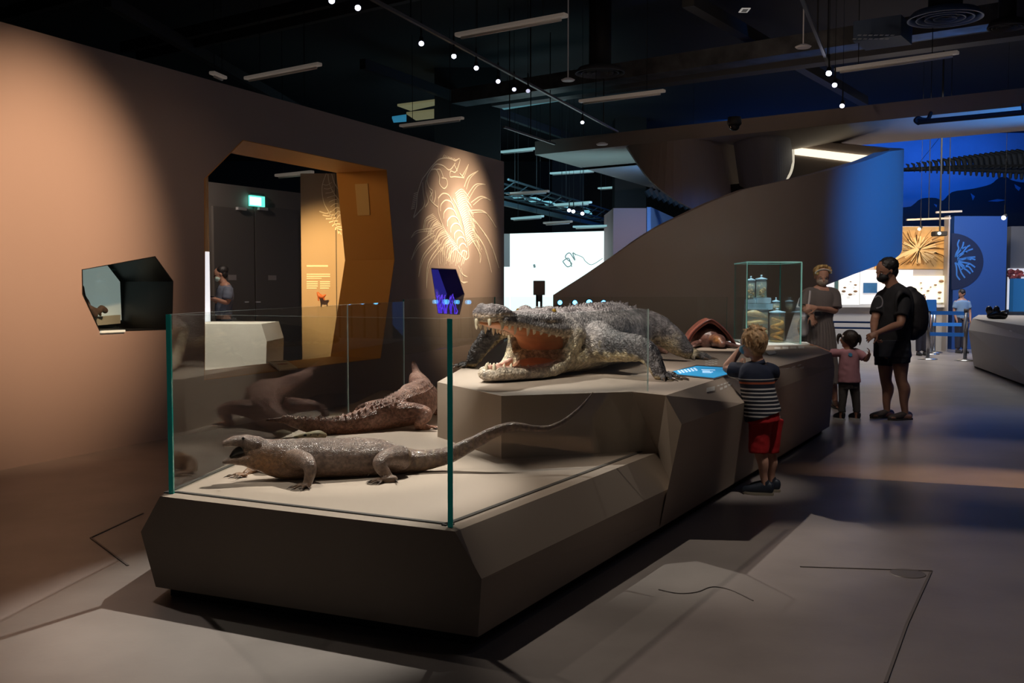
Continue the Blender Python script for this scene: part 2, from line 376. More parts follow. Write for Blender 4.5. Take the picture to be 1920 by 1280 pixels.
sp = [((560, 180), (505, 280), (500, 280)), ((645, 238), (560, 290), (520, 380)), ((710, 360), (620, 360), (540, 470)), ((755, 500), (670, 465), (580, 520)), ((805, 740), (700, 600), (560, 590)),
      ((830, 1100), (740, 860), (600, 660)), ((765, 1140), (690, 900), (580, 740)), ((660, 1060), (650, 960), (560, 800)), ((50, 830), (100, 770), (230, 750)), ((50, 1030), (110, 890), (240, 790)), ((115, 1180), (150, 1000), (280, 840)),
      ((185, 1280), (200, 1060), (310, 890)), ((550, 1180), (500, 1150), (470, 1080)), ((550, 1225), (490, 1215), (480, 1120))]
for a, b, c in sp: wl([a, b, c], .014); wl([a, (b[0] + 14, b[1] + 14), (c[0] + 20, c[1] + 22)], .010)
for i in range(26):
    t = i / 25; x = 250 + 230 * t; y = 620 + 300 * t
    wl([(x - 5, y), (x - 70 - 20 * math.sin(i), y + 40), (x - 95, y + 130 + 15 * math.sin(i * 2))], .010)
    x = 440 + 120 * t; y = 440 + 460 * t
    wl([(x, y), (x + 60, y - 40), (x + 115 + 12 * math.sin(i * 1.7), y + 20 + 60 * t)], .010)
for i in range(14): wl([(300 + i * 18, 870 + i * 7), (285 + i * 20, 960), (290 + i * 17, 1080 - i % 3 * 15)], .010)
tag(obj('wall_mural', bm, M_line), 'pale line drawing of a spiny creature with long bristles spotlit on the left wall', 'mural')
# ---- window with pale display, seen through the small cut at left
def tagp(o, *a, **k): return tag(o, *a, **k)
bm = NB(); prism(bm, [wpt(*p, -.30) for p in op2], -WN * .008); tag(obj('window_1', bm, G), kind='structure')
n2 = empty('display_case', wpt(op2[0][0], 1, -.75), 'cool lit display niche with pale angular backing behind the small wall cut at left', 'display case')
pc = [wsz(PL(x, y, W0 - WN * .62, WN)) for x, y in [(148, 500), (201, 497), (225, 528), (228, 600), (180, 600), (148, 580)]]
bm = NB(); prism(bm, [wpt(*p, -.62) for p in pc], -WN * .01)
obj('backing_panel', bm, mat('niche_pale', (.5, .56, .53), .5, emit=(.5, .62, .58), es=.34), n2)
pc = [wsz(PL(x, y, W0 - WN * .58, WN)) for x, y in [(178, 594), (226, 590), (226, 606), (182, 610)]]
bm = NB(); prism(bm, [wpt(*p, -.58) for p in pc], -WN * .05); obj('ledge', bm, mat('niche_ledge', (.45, .48, .42), .5), n2)
bm = NB(); prism(bm, [wpt(*p, -.70) for p in op2], -WN * .02); obj('back_board', bm, mat('niche_back', (.02, .024, .022), .3), n2)
bm = NB()
def nseg(P, r): tube(bm, [(PL(x, y, W0 - WN * .5, WN), r) for x, y in P], n=8, k=3)
nseg([(155, 538), (158, 555), (165, 566), (170, 580), (176, 586)], .016); nseg([(170, 578), (178, 582), (186, 583), (190, 577), (197, 582)], .03); nseg([(184, 582), (188, 590)], .015); nseg([(172, 580), (178, 590)], .03)
tag(fuse('fossil_arm', bm, .008, mat('fossil_brown', (.09, .06, .05), .7), None, 2), 'dark jointed fossil limb leaning inside the niche in the left wall', 'fossil')
bm = NB(); sq = [WP(187, 622), WP(232, 620)]; bar(bm, sq[0] + WN * .01, sq[1] + WN * .01, .02, .02)
obj('light_strip', bm, mat('niche_strip', (.6, .6, .5), .5, emit=(.9, .9, .7), es=.5), n2)
# blue tank behind the small cut under the drawing
t = empty('coral_tank', wpt(op3[0][0], 1.2, -.45), 'violet lit tank of branching coral in the wall cut below the spiny drawing', 'tank')
bm = NB(); prism(bm, [wpt(*p, -.30) for p in op3], -WN * .02); obj('back_board', bm, mat('tank_back', (.02, .02, .09), .4, emit=(.02, .018, .20), es=.8), t)
bm = NB(); cxs = sum(p[0] for p in op3) / 5
for i in range(26):
    s = cxs + random.uniform(-.26, .26); z0 = min(p[1] for p in op3) - .0; P = [wpt(s, z0, -.02 - .24 * random.random())]
    for j in range(4): P.append(P[-1] + WD * random.uniform(-.07, .07) + Vector((0, 0, random.uniform(.04, .10))))
    tube(bm, [(p, .012 - .002 * k_) for k_, p in enumerate(P)], n=6, k=2)
obj('coral', bm, mat('violet_coral', (.1, .05, .6), .5, emit=(.07, .03, .8), es=.8), t, True)
bm = NB(); bar(bm, wpt(*op3[2], -.03), wpt(*op3[3], -.03), .02, .02, up=WN); obj('light_edge', bm, mat('violet_edge', (.3, .2, .9), .4, emit=(.25, .15, 1), es=1.6), t)
# ---- room beyond the big opening
Q0 = H(385, 340, 3.3); Q1 = H(565, 362, 3.3); qd = (Q1 - Q0); qd.z = 0; qd.normalize(); qn = Vector((qd.y, -qd.x, 0))
Qb = Vector((Q0.x, Q0.y, 0)); 
def QP(px, py, off=0): return PL(px, py, Qb + qn * off, qn)
bm = NB(); a = Qb - qd * 3; b = Qb + qd * 4.5; prism(bm, [a, b, b + Vector((0, 0, 3.3)), a + Vector((0, 0, 3.3))], -qn * .2)
tag(obj('wall_back', bm, mat('door_wall_paint', (.2, .175, .16), .6)), kind='structure')
M_door = mat('door_paint', (.13, .115, .105), .4)
def qbox(bm, x0, y0, x1, y1, off, th):
    A = QP(x0, y0, off); B = QP(x1, y0, off); z0 = QP((x0 + x1) / 2, y1, off).z; z0 = max(z0, 0) if y1 < 900 else 0
    prism(bm, [Vector((A.x, A.y, z0)), Vector((B.x, B.y, z0)), Vector((B.x, B.y, A.z)), Vector((A.x, A.y, A.z))], qn * th)
for i, (x0, x1) in enumerate([(396, 472), (474, 556)]):
    bm = NB(); qbox(bm, x0, 386, x1, 990, .0, .05); d = tag(obj('door_%d' % (i + 1), bm, M_door), kind='structure')
    bm = NB(); hx = 466 if i == 0 else 480
    cyl(bm, QP(hx, 566, .05), QP(hx, 566, .11), .012, n=10); bar(bm, QP(hx, 566, .11), QP(hx - 8 if i == 0 else hx + 8, 566, .11), .02, .02); obj('door_handle', bm, M_steel, d)
    bm = NB(); hx = 450 if i == 0 else 490; qbox(bm, hx - 8, 388, hx + 8, 394, .05, .06); obj('door_closer', bm, mat('pale_metal', (.5, .5, .52), .4), d)
    bm = NB(); qbox(bm, 428 if i == 0 else 503, 515 if i == 0 else 516, 443 if i == 0 else 518, 525, .05, .003); obj('door_notice', bm, mat('notice_grey', (.42, .38, .38), .6), d)
e = empty('exit_sign', QP(479, 375, .1), 'glowing pale green exit sign box above the dark double door', 'exit sign')
bm = NB(); qbox(bm, 466, 366, 492, 387, .03, .06); obj('sign_box', bm, mat('sign_green', (.1, .6, .45), .4, emit=(.15, .9, .7), es=1.2), e)
bm = NB(); qbox(bm, 468.5, 368.5, 489.5, 384.5, .0902, .004); obj('sign_face', bm, mat('sign_face_white', (.9, 1, .95), .4, emit=(.75, 1, .93), es=2.2), e)
bm = NB(); qbox(bm, 466, 361, 492, 365.5, .02, .05); obj('sign_bracket', bm, M_dark, e)
# lit strip column at the edge of opening
bm = NB(); a = D(385, 600, 14.5); cyl(bm, (a.x - .03, 14.5, 0), (a.x - .03, 14.5, D(386, 472, 14.5).z), .1, n=20)
tag(obj('light_column', bm, mat('glow_white', (.8, .8, .8), .5, emit=(.85, .85, .9), es=.9)), 'slim glowing white column just inside the left edge of the wall opening', 'light column')
bm = NB(); cyl(bm, (a.x - .03, 14.5, D(386, 471.5, 14.5).z), (a.x - .03, 14.5, 3.2), .1, n=20)
tag(obj('amber_column', bm, mat('column_amber', (.55, .4, .25), .5)), 'slim tan column rising above the glowing white column', 'column')
# amber panel wall with drawing and text
yb = 15.8
pw = empty('exhibit_wall', (-2.5, yb, 0), 'tall amber lit exhibit wall with text and hanging figure inside the opening', 'exhibit wall')
bm = NB(); x0 = D(565, 500, yb).x; zt = D(565, 325, yb).z; box(bm, (x0, yb, 0), (-1.75, yb + .3, zt)); obj('panel', bm, mat('exhibit_tan', (.5, .4, .3), .6), pw)
bm = NB(); xs = D(630, 500, yb).x; box(bm, (xs, yb - .004, 0), (xs + .012, yb, zt)); obj('panel_joint', bm, M_dark, pw)
bm = NB()
for (u0, v0, u1, v1) in [(575, 497, 615, 500), (575, 513, 619, 515), (575, 517, 619, 519), (575, 521, 603, 522.5), (575, 527, 596, 529), (575, 531, 596, 533), (575, 535, 596, 537), (575, 539, 594, 541), (600, 527, 619, 529), (600, 531, 619, 533), (600, 535, 619, 537), (600, 539, 617, 541)]:
    A = D(u0, v0, yb); B = D(u1, v1, yb); box(bm, (A.x, yb - .004, B.z), (B.x, yb, A.z))
obj('text_block', bm, M_line, pw)
bm = NB()
def yl(P, wd=.012): ribbon(bm, [D(x, y, yb) + Vector((0, -.003, 0)) for x, y in sm2(P)], wd, (0, -1, 0))
yl([(612, 325), (604, 350), (607, 378), (618, 400), (640, 440)]); yl([(615, 326), (618, 345), (626, 362), (640, 380)]); yl([(622, 326), (628, 345), (640, 362)])
for i in range(9): yl([(604 + i * 3.2, 345 + i * 8.5), (613 + i * 3, 347 + i * 7), (622 + i * 2.4, 342 + i * 8)], .010)
for i in range(7): yl([(599 + i * 6, 396 + i * 7), (612 + i * 4, 400 + i * 5), (622 + i * 4, 396 + i * 6)], .02)
obj('line_drawing', bm, M_line, pw)
bm = NB(); c = D(601, 553, yb - .12)
tube(bm, [(D(596, 549, yb - .12), .02), (D(599, 554, yb - .12), .035), (D(604, 556, yb - .12), .03), (D(610, 553, yb - .12), .015)], n=8); tube(bm, [(D(597, 552, yb - .12), .015), (D(597, 563, yb - .12), .012)], n=8); tube(bm, [(D(607, 556, yb - .12), .012), (D(608, 562, yb - .12), .012)], n=8)
tube(bm, [(c, .006), (c + Vector((0, .13, 0)), .006)], n=6, k=1)
tag(fuse('small_model', bm, .008, mat('model_orange', (.6, .16, .06), .5), None, 2), 'small orange red creature model mounted on the amber exhibit wall', 'model')
# low pale plinth inside
bm = NB(); Y = 13.3
prism(bm, [D(x, y, Y) for x, y in [(350, 607), (490, 607), (500, 640), (497, 752), (350, 752)]], (0, 1.0, 0))
tag(obj('low_plinth', bm, mat('pale_plinth', (.55, .5, .44), .6)), 'pale angular plinth standing inside the room behind the wall opening', 'plinth')
c1, c2, c3, c4 = [PL(x, y, wpt(op1[0][0], .56, 0), Vector((0, 0, 1))) for x, y in [(503, 677), (537, 675), (558, 689), (524, 692)]]
bm = NB(); prism(bm, [c1, c2, c3, c4], (0, 0, -.02))
sg = obj('information_card', bm, mat('card_cream', (.75, .6, .4), .5)); tag(sg, 'cream angled information card with red picture on the amber sill', 'card')
bm = NB(); ribbon(bm, [c1.lerp(c2, .08) .lerp(c4, .12) + Vector((0, 0, .001)), c2.lerp(c1, .08).lerp(c3, .12) + Vector((0, 0, .001))], .03, (0, 0, 1)); obj('card_title', bm, M_black, sg)
bm = NB(); m_ = (c1 + c3) / 2 + Vector((0, 0, .002)); ribbon(bm, [m_ + Vector((math.cos(i) * .05, math.sin(i * 1.3) * .05, 0)) for i in range(9)], .012, (0, 0, 1)); obj('card_picture', bm, mat('red_ink', (.5, .08, .04), .5), sg)
# ---- spiral ramp
RC = Vector((1.1, 18.5)); RR = 5.6
def onc(px, R=RR, back=False):
    d = ray(px, 540); d2 = Vector((d.x, d.y)).normalized(); b = d2.dot(RC); c = RC.length_squared - R * R; q = b * b - c
    q = max(q, 0); t = b + math.sqrt(q) if back else b - math.sqrt(q); return d2 * t
def ang(p): return math.atan2(p.x - RC.x, -(p.y - RC.y))
top = []; 
for x, y in [(1037, 553), (1060, 538), (1100, 513), (1150, 480), (1195, 448), (1240, 421), (1330, 379), (1400, 353), (1473, 338), (1572, 314), (1616, 302), (1640, 293), (1662, 284), (1686, 281)]:
    p = onc(x); top.append((ang(p), D(x, y, p.y).z))
bot = [(top[0][0], 0.0), (ang(onc(1440)), 0.0)]
for x, y in [(1500, 553), (1560, 530), (1600, 514), (1640, 499), (1672, 487), (1686, 477)]:
    p = onc(x); bot.append((ang(p), D(x, y, p.y).z))
a1 = top[-1][0]; zt1 = top[-1][1]; zb1 = bot[-1][1]
sl = (top[-1][1] - top[-4][1]) / (top[-1][0] - top[-4][0])
for x, y in [(1662, 277), (1620, 273), (1560, 267), (1488, 260), (1474, 258)]:
    p = onc(x, back=True); z_ = D(x, y, p.y).z; top.append((ang(p), z_)); bot.append((ang(p), z_ - 1.5))
ta, tz = zip(*top); ba, bz = zip(*bot)
def cp(a, R, z): return Vector((RC.x + R * math.sin(a), RC.y - R * math.cos(a), z))
M_sp = mat('spiral_paint', (.36, .29, .25), .7, bump=.05, bscale=150)
bm = NB(); rows = []; NSP = 120
for i in range(NSP + 1):
    a = ta[0] + (ta[-1] - ta[0]) * i / NSP; zt_ = float(np.interp(a, ta, tz)); zb_ = float(np.interp(a, ba, bz))
    rows.append([bm.verts.new(cp(a, RR, zb_)), bm.verts.new(cp(a, RR, zt_)), bm.verts.new(cp(a, RR - .22, zt_)), bm.verts.new(cp(a, RR - .22, zb_))])
for A, B in zip(rows, rows[1:]):
    for j in range(4): bm.faces.new((A[j], A[(j + 1) % 4], B[(j + 1) % 4], B[j]))
bm.faces.new(rows[0]); bm.faces.new(rows[-1][::-1])
sr = empty('spiral_ramp', cp(0, RR, 0), 'large taupe spiral ramp curving up behind the visitors, turning blue at its right end', 'ramp')
o = obj('parapet', bm, M_sp, sr, True); 
mod = o.modifiers.new('e', 'EDGE_SPLIT'); mod.split_angle = math.radians(35)
bm = NB(); rows = []
for i in range(61):
    a = a1 - 1.1 + (ta[-1] - a1 + 1.1) * i / 60; z = float(np.interp(a, ta, tz)) - 1.0
    if z < .15: continue
    rows.append([bm.verts.new(cp(a, RR - .23, z)), bm.verts.new(cp(a, RR - 2.0, z)), bm.verts.new(cp(a, RR - 2.0, z - .25)), bm.verts.new(cp(a, RR - .23, z - .25))])
for A, B in zip(rows, rows[1:]):
    for j in range(4): bm.faces.new((A[j], A[(j + 1) % 4], B[(j + 1) % 4], B[j]))
bm.faces.new(rows[0]); bm.faces.new(rows[-1][::-1]); obj('walkway', bm, M_black, sr, True)
ca = []; cz = []
for x, y in [(1643, 302), (1600, 297), (1560, 292), (1486, 283)]:
    p = onc(x, RR - .24, back=True); ca.append(ang(p)); cz.append(D(x, y, p.y).z)
bm = NB(); rows = []      # lit handrail cove on the inside of the far turn
for i in range(41):
    a = ca[0] + (ca[-1] - ca[0]) * i / 40; z = float(np.interp(a, ca, cz))
    rows.append([bm.verts.new(cp(a, RR - .225, z + .075)), bm.verts.new(cp(a, RR - .25, z + .075)), bm.verts.new(cp(a, RR - .25, z - .075)), bm.verts.new(cp(a, RR - .225, z - .075))])
for A, B in zip(rows, rows[1:]):
    for j in range(4): bm.faces.new((A[j], A[(j + 1) % 4], B[(j + 1) % 4], B[j]))
bm.faces.new(rows[0]); bm.faces.new(rows[-1][::-1]); obj('light_cove', bm, mat('cove_glow', (.9, .85, .7), .5, emit=(1, .9, .68), es=1.3), sr)
# upper slab around the stair well
zs = 4.3
S0 = H(1003, 268, zs + .25); S1 = H(1960, 164, zs + .25); S2 = H(1306, 376, zs)
bm = NB()
A0 = Vector((S0.x, S0.y, zs)); A1 = Vector((S1.x, S1.y, zs)); ed = (A1 - A0).normalized(); nn = Vector((-ed.y, ed.x, 0))
if nn.y < 0: nn = -nn
A2 = Vector((S2.x, S2.y, zs)); ld = (A2 - A0).normalized()
bw = 2.7; lw = 1.5
prism(bm, [A0, A1 + ed * 2, A1 + ed * 2 + nn * bw, A0 + ld * 3 + ed * 0 + nn * 0], (0, 0, .28))
sof = empty('ceiling_soffit', (3, 18, 4.3), 'long pale ceiling soffit crossing above the spiral ramp, blue at its right', 'soffit')
obj('soffit_beam', bm, mat('soffit_paint', (.36, .30, .26), .7), sof)
bm = NB(); prism(bm, [A0 + ld * 2.6 + ed * .0, A0 + ld * 2.6 + ed * 2.2, A2 + ed * 2.2, A2], (0, 0, .28))
obj('soffit_arm', bm, MATS['soffit_paint'], sof)
# upper turns of the stair well seen under the slab
def curved(name, ptsT, ptsB, Y0, bulge, m, parent, th=.15):
    bm = NB(); n = len(ptsT); rows = []
    for i, (t_, b_) in enumerate(zip(ptsT, ptsB)):
        y = Y0 - bulge * math.sin(math.pi * i / (n - 1)); a = D(*t_, y); b = D(*b_, y)
        rows.append([bm.verts.new(a), bm.verts.new(b), bm.verts.new(b + Vector((0, th, 0))), bm.verts.new(a + Vector((0, th, 0)))])
    for A, B in zip(rows, rows[1:]):
        for j in range(4): bm.faces.new((A[j], A[(j + 1) % 4], B[(j + 1) % 4], B[j]))
    bm.faces.new(rows[0]); bm.faces.new(rows[-1][::-1]); return obj(name, bm, m, parent, False)
ur = empty('upper_ramp', D(1300, 330, 22), 'upper curved turn of the ramp hanging under the soffit, taupe then blue', 'ramp')
curved('curved_wall', sm2([(1175, 272), (1240, 266), (1310, 258), (1378, 250)], 6), sm2([(1176, 276), (1232, 350), (1330, 402), (1396, 385)], 6), 20.6, 1.2, M_sp, ur)
curved('inner_drum', sm2([(1376, 250), (1410, 246), (1450, 242), (1478, 250), (1486, 290)], 6), sm2([(1395, 386), (1425, 376), (1455, 360), (1474, 336), (1487, 300)], 6), 20.0, .9, mat('drum_paint', (.2, .2, .24), .6), ur)
bm = NB(); ribbon(bm, [D(x, y, 19.9) for x, y in sm2([(1472, 340), (1482, 325), (1487, 305), (1487, 280)])], .05, (0, -1, 0)); obj('lit_edge', bm, mat('edge_glow', (.9, .85, .7), .5, emit=(1, .9, .7), es=.55), ur)
area('lamp_drum_blue', (7.0, 16.6, 3.2), (5.2, 19.6, 4.2), 3, .4, .4, BLUE)
# ================================================================== THE DISPLAY ISLAND
ZL, ZH, ZR = .45, .82, .66
def h3(P, z): return [H(x, y, z) for x, y in P]
T1, T2, T3 = h3([(300, 930), (853, 996), (1232, 848)], ZL)
R1 = H(264, 997, .27); R2 = H(903, 1085, .28); R3 = H(1262, 912, .28)
B1 = H(292, 1100, .06); B2 = H(896, 1194, .06); BE = H(1555, 803, .04)
_n = (T2 - T1).cross(B2 - T1).normalized(); R1 = PL(264, 997, T1, _n); R2 = PL(903, 1085, T1, _n); B1 = PL(292, 1100, T1, _n)
_n = (T3 - T2).cross(R2 - T2).normalized(); R3 = PL(1262, 912, T2, _n)
BE = Vector((BE.x, BE.y, .06)); bd = (BE - B2)
def bl(y): return B2 + bd * ((y - B2.y) / bd.y)
A_, B_, C_, T5, T6, T7, T8, T9 = h3([(820, 716), (940, 742), (1186, 734), (1248, 741), (1367, 703), (1449, 690), (1559, 661), (1512, 641)], ZH)
Af, Bf, Cf = [Vector((p.x, p.y, ZL)) for p in (A_, B_, C_)]
Cf = Cf + Vector((-.02, .0, 0))
R5, R6, R7, R8 = h3([(1278, 795), (1391, 756), (1448, 732), (1565, 688)], ZR)
K1 = H(905, 668, ZH); K2 = Vector((-.05, 12.4, ZH)); K3 = Vector((2.9, 12.6, ZH))
L1 = Vector((-1.28, 9.9, ZL)); L1r = Vector((-1.45, 9.9, .27)); L1b = Vector((-1.35, 9.9, .06))
isl = empty('display_island', (.5, 7.5, 0), 'long faceted taupe display island carrying the reptile specimens', 'display plinth')
def poly(bm, *fs, cache=None):
    for f in fs:
        vs = []
        for p in f:
            k = (round(p.x, 4), round(p.y, 4), round(p.z, 4))
            if k not in cache: cache[k] = bm.verts.new(p)
            vs.append(cache[k])
        bm.faces.new(vs)
bm = NB(); c = {}
bx = bl(R3.y + .1); K1f = Vector((K1.x, K1.y, ZL))
K1b = Vector((K1.x, K1.y, .06)); Lm = Vector((K1.x, L1.y, ZL)); 
bx0 = Vector((bx.x - 1.0, bx.y, .06))
T3i = Vector((T3.x - .12, T3.y + .05, ZL))
poly(bm, [T1, T2, T3, Cf, Bf, Af, K1f, L1], [T1, R1, B1, B2, R2, T2], [T2, R2, R3, T3], [R2, B2, bx, R3], [T1, L1, L1r, R1], [R1, L1r, L1b, B1],
     [B1, L1b, K1b, bx, B2], [L1, K1f, K1b, L1b, L1r], cache=c)
poly(bm, [T3, R3, bx, K1b, K1f, Af, Bf, Cf], cache=c)
obj('low_platform', bm, M_plinth, isl)
bm = NB(); c = {}
b5 = bl(R5.y - .05); b6 = bl(R6.y); b7 = bl(R7.y); b8 = BE; b9 = Vector((T9.x - .25, T9.y, .06)); k3b = Vector((K3.x - .2, K3.y, .06)); k2b = Vector((K2.x, K2.y, .06)); k1b = Vector((K1.x, K1.y, .06))
R9 = Vector((T9.x + .12, T9.y, ZR)); 
e1 = R3 + Vector((.002, .002, 0)); Ab = Vector((A_.x, A_.y, .06)); Bb = Vector((B_.x, B_.y, .06))
poly(bm, [A_, B_, C_, T5, T6, T7, T8, T9, K3, K2, K1], [A_, Af, Bf, B_], [B_, Bf, Cf, C_], [C_, Cf, T3, T5], [T5, T3, e1, R5], [T5, R5, R6, T6], [T6, R6, R7, T7], [T7, R7, R8, T8],
     [T8, R8, R9, T9], [T3, Cf, Bf, Af, Ab, bx, e1], [e1, bx, b5, R5], [R5, b5, b6, R6], [R6, b6, b7, R7], [R7, b7, b8, R8], [R8, b8, b9, R9], [T9, R9, b9, k3b, K3], [K3, k3b, k2b, K2], [K2, k2b, k1b, K1], [K1, k1b, Ab, Af, A_],
     [Ab, k1b, k2b, k3b, b9, b8, b7, b6, b5, bx], cache=c)
obj('high_platform', bm, M_plinth, isl)
bm = NB(); o_ = Vector((-.07, .05, 0))
kick = [B1 + Vector((.07, .0, 0)), B2 + Vector((-.03, .08, 0)), bl(10.2) + Vector((-.09, 0, 0)), b9, k3b, k2b, L1b]
prism(bm, [Vector((p.x, p.y, 0)) for p in kick], (0, 0, .065)); obj('toe_kick', bm, M_black, isl)
# touch screen
bm = NB(); sc = h3([(1250, 700), (1306, 687), (1356, 690), (1371, 700), (1338, 709)], ZH + .002)
prism(bm, sc, (0, 0, .006)); ts = obj('touch_screen', bm, mat('screen_blue', (.02, .25, .5), .25, emit=(.03, .36, .72), es=.55), isl)
ts['label'] = 'glowing blue angular touch screen'
bm = NB(); fr = h3([(1244, 701), (1306, 684.5), (1359, 688), (1377, 700), (1339, 711.5)], ZH + .001); prism(bm, fr, (0, 0, .003)); obj('screen_frame', bm, M_black, isl)
M_ink = mat('screen_white', (.8, .9, .95), .5, emit=(.6, .85, 1), es=.6)
def marks(name, quads, z, m, parent, thick=.002):
    bm = NB()
    for q in quads:
        x, y, wd, hg, sl = q
        prism(bm, h3([(x, y), (x + wd, y + sl), (x + wd, y + sl + hg), (x, y + hg)], z), (0, 0, thick))
    return obj(name, bm, m, parent)
marks('screen_graphics', [(1270 + 6 * (i % 6) + 2 * (i // 6), 698 - 1 * (i % 6) + 1.8 * (i // 6) - 3, 4, 1, -.4) for i in range(18)] + [(1315, 692.5, 26, .6, .8), (1317, 695, 14, .4, .5), (1317, 696.5, 20, .4, .6), (1317, 698, 17, .4, .5)], ZH + .0085, M_ink, ts)
# white caption lines and icons on the island
def onface(P, a, b, c_): n = (b - a).cross(c_ - a).normalized(); return PL(P[0], P[1], a, n), n
def facemarks(name, quads, a, b, c_, m, parent):
    bm = NB(); n = (b - a).cross(c_ - a).normalized()
    if n.dot(CP - a) < 0: n = -n
    for x, y, wd, hg, sl in quads: prism(bm, [PL(u, v, a + n * .001, n) for u, v in [(x, y), (x + wd, y + sl), (x + wd, y + sl + hg), (x, y + hg)]], n * .0015)
    return obj(name, bm, m, parent)
M_cap = mat('caption_white', (.62, .6, .56), .5)
facemarks('caption_block', [(1325, 727, 15, 8, -3)] + [(1345 + 6 * i, 722 - 2 * i, 4, 2.5, -1) for i in range(4)] + [(1350 + 8 * i, 727 - 3.5 * i, 5, 4, -1.5) for i in range(3)], T5, T6, R6, M_cap, isl)
facemarks('caption_icons', [(1473 + 11 * i, 691 - 3.5 * i, 7, 3, -2) for i in range(3)] + [(1477 + 11 * i, 696 - 3.5 * i, 8, 9, -2.5) for i in range(3)], T7, T8, R8, M_cap, isl)
marks('caption_text', [(1322 + 6 * i, 676 - 1 * i + j * 4, 5, 1.6, .3) for i in range(4) for j in range(3)], ZH + .001, M_cap, isl, .001)
marks('caption_text', [(1452 + 15 * i, 650 - .5 * i, 11, 4, .5) for i in range(4)], ZH + .001, M_cap, isl, .001)
# ---- glass barrier
gb = empty('glass_barrier', (-.3, 6, ZL), 'frameless clear glass barrier with green edges around the front of the island', 'glass barrier')
g0 = H(322, 925, ZL); g1 = H(843, 987, ZL); g2 = H(1215, 846, ZL)
ZT = D(838, 597, g1.y).z
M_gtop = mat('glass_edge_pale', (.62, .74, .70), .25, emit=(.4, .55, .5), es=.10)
def pane(a, b, z0, z1, parent, th=.015, name='glass_pane', pale=False):
    a = Vector((a.x, a.y, z0)); b = Vector((b.x, b.y, z0)); d = (b - a).normalized(); n = Vector((-d.y, d.x, 0))
    bm = NB(); prism(bm, [a, b, b + Vector((0, 0, z1 - z0)), a + Vector((0, 0, z1 - z0))], n * th)
    me_ = obj(name, bm, G, parent)
    me_.data.materials.append(M_gedge)
    me_.data.materials.append(M_gtop)
    for p in me_.data.polygons:
        if abs(p.normal.dot(n)) < .9: p.material_index = 2 if (p.normal.z > .5 or pale) else 1
    return me_
g0b = Vector((-1.02, 9.6, ZL)); g3 = Vector((-.2, 12.2, ZL)); g4 = Vector((2.62, 12.35, ZL))
pane(g0, g1, ZL - .02, ZT, gb); pane(g1 + Vector((.012, .012, 0)), g2, ZL - .02, ZT, gb, .009, pale=True)
gm = g0.lerp(g0b, .62); pane(g0 + Vector((0, .02, 0)), gm, ZL - .02, ZT, gb, .008); pane(gm, g0b, ZL - .02, ZT, gb, .008, pale=True)
pane(g0b, g3, ZH, ZT + .02, gb); pane(g3, (g3 + g4) / 2, ZH, ZT + .02, gb); pane((g3 + g4) / 2, g4, ZH, ZT + .02, gb)
bm = NB()
for a, b in ((g0, g1), (g1, g2), (g0, g0b)):
    d = (b - a).normalized(); n = Vector((-d.y, d.x, 0)); bar(bm, Vector((a.x, a.y, ZL + .003)) + n * .03, Vector((b.x, b.y, ZL + .003)) + n * .03, .022, .006)
obj('channel', bm, M_black, gb)
# glass post edge at the near corner
bm = NB()
for a, d in ((g0, Vector((0, 0, 0))),(g1, Vector((.004, -.004, 0)))):
    bm = NB(); bar(bm, Vector((a.x, a.y, ZL)) + d, Vector((a.x, a.y, ZT)) + d, .022, .018, up=Vector((0, 1, 0)))
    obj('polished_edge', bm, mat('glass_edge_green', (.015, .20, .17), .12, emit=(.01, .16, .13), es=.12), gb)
# ---- jar case
jy = 11.35
F1 = D(1399, 640, jy); F2 = D(1501, 640, jy); K_1 = D(1376, 620, 12.15); K_2 = D(1462, 620, 12.15)
jc = empty('glass_case', (2.85, 11.8, ZH), 'tall clear glass case of specimen jars standing on the far end of the island', 'display case')
zt = D(1450, 492, jy).z
for a, b in ((F1, F2), (K_1, F1), (F2, K_2), (K_2, K_1)): pane(a, b, ZH + .004, zt, jc, .01)
bm = NB(); prism(bm, [Vector((p.x, p.y, zt)) for p in (F1, F2, K_2, K_1)], (0, 0, .012)); obj('glass_lid', bm, G, jc)
bm = NB(); L4 = [F1, F2, K_2, K_1]
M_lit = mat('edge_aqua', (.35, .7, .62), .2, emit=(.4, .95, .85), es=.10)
for i in range(4):
    a, b = L4[i], L4[(i + 1) % 4]; bar(bm, (a.x, a.y, zt + .004), (b.x, b.y, zt + .004), .013, .013)
bar(bm, (F2.x, F2.y, ZH + .004), (F2.x, F2.y, zt), .014, .014, up=Vector((0, 1, 0))); bar(bm, (F1.x, F1.y, ZH + .004), (F1.x, F1.y, zt), .009, .009, up=Vector((0, 1, 0)))
obj('glass_edges', bm, M_lit, jc)
M_ac = glassmat('acrylic', (.86, .93, .95), 1.6, .28, (.65, .85, .95))
M_acr = mat('frosted_acrylic', (.6, .68, .7), .2)
def jb(name, x0, x1, y1, y0, Y, dpt, m, label=None):
    a = D(x0, y1, Y); b = D(x1, y0, Y); bm = NB(); box(bm, (a.x, Y, max(ZH + .003, a.z)), (b.x, Y + dpt, b.z), bev=.004); return a, b, bm
a, b, bm = jb('', 1400, 1442, 646, 622, 11.72, .22, None); 
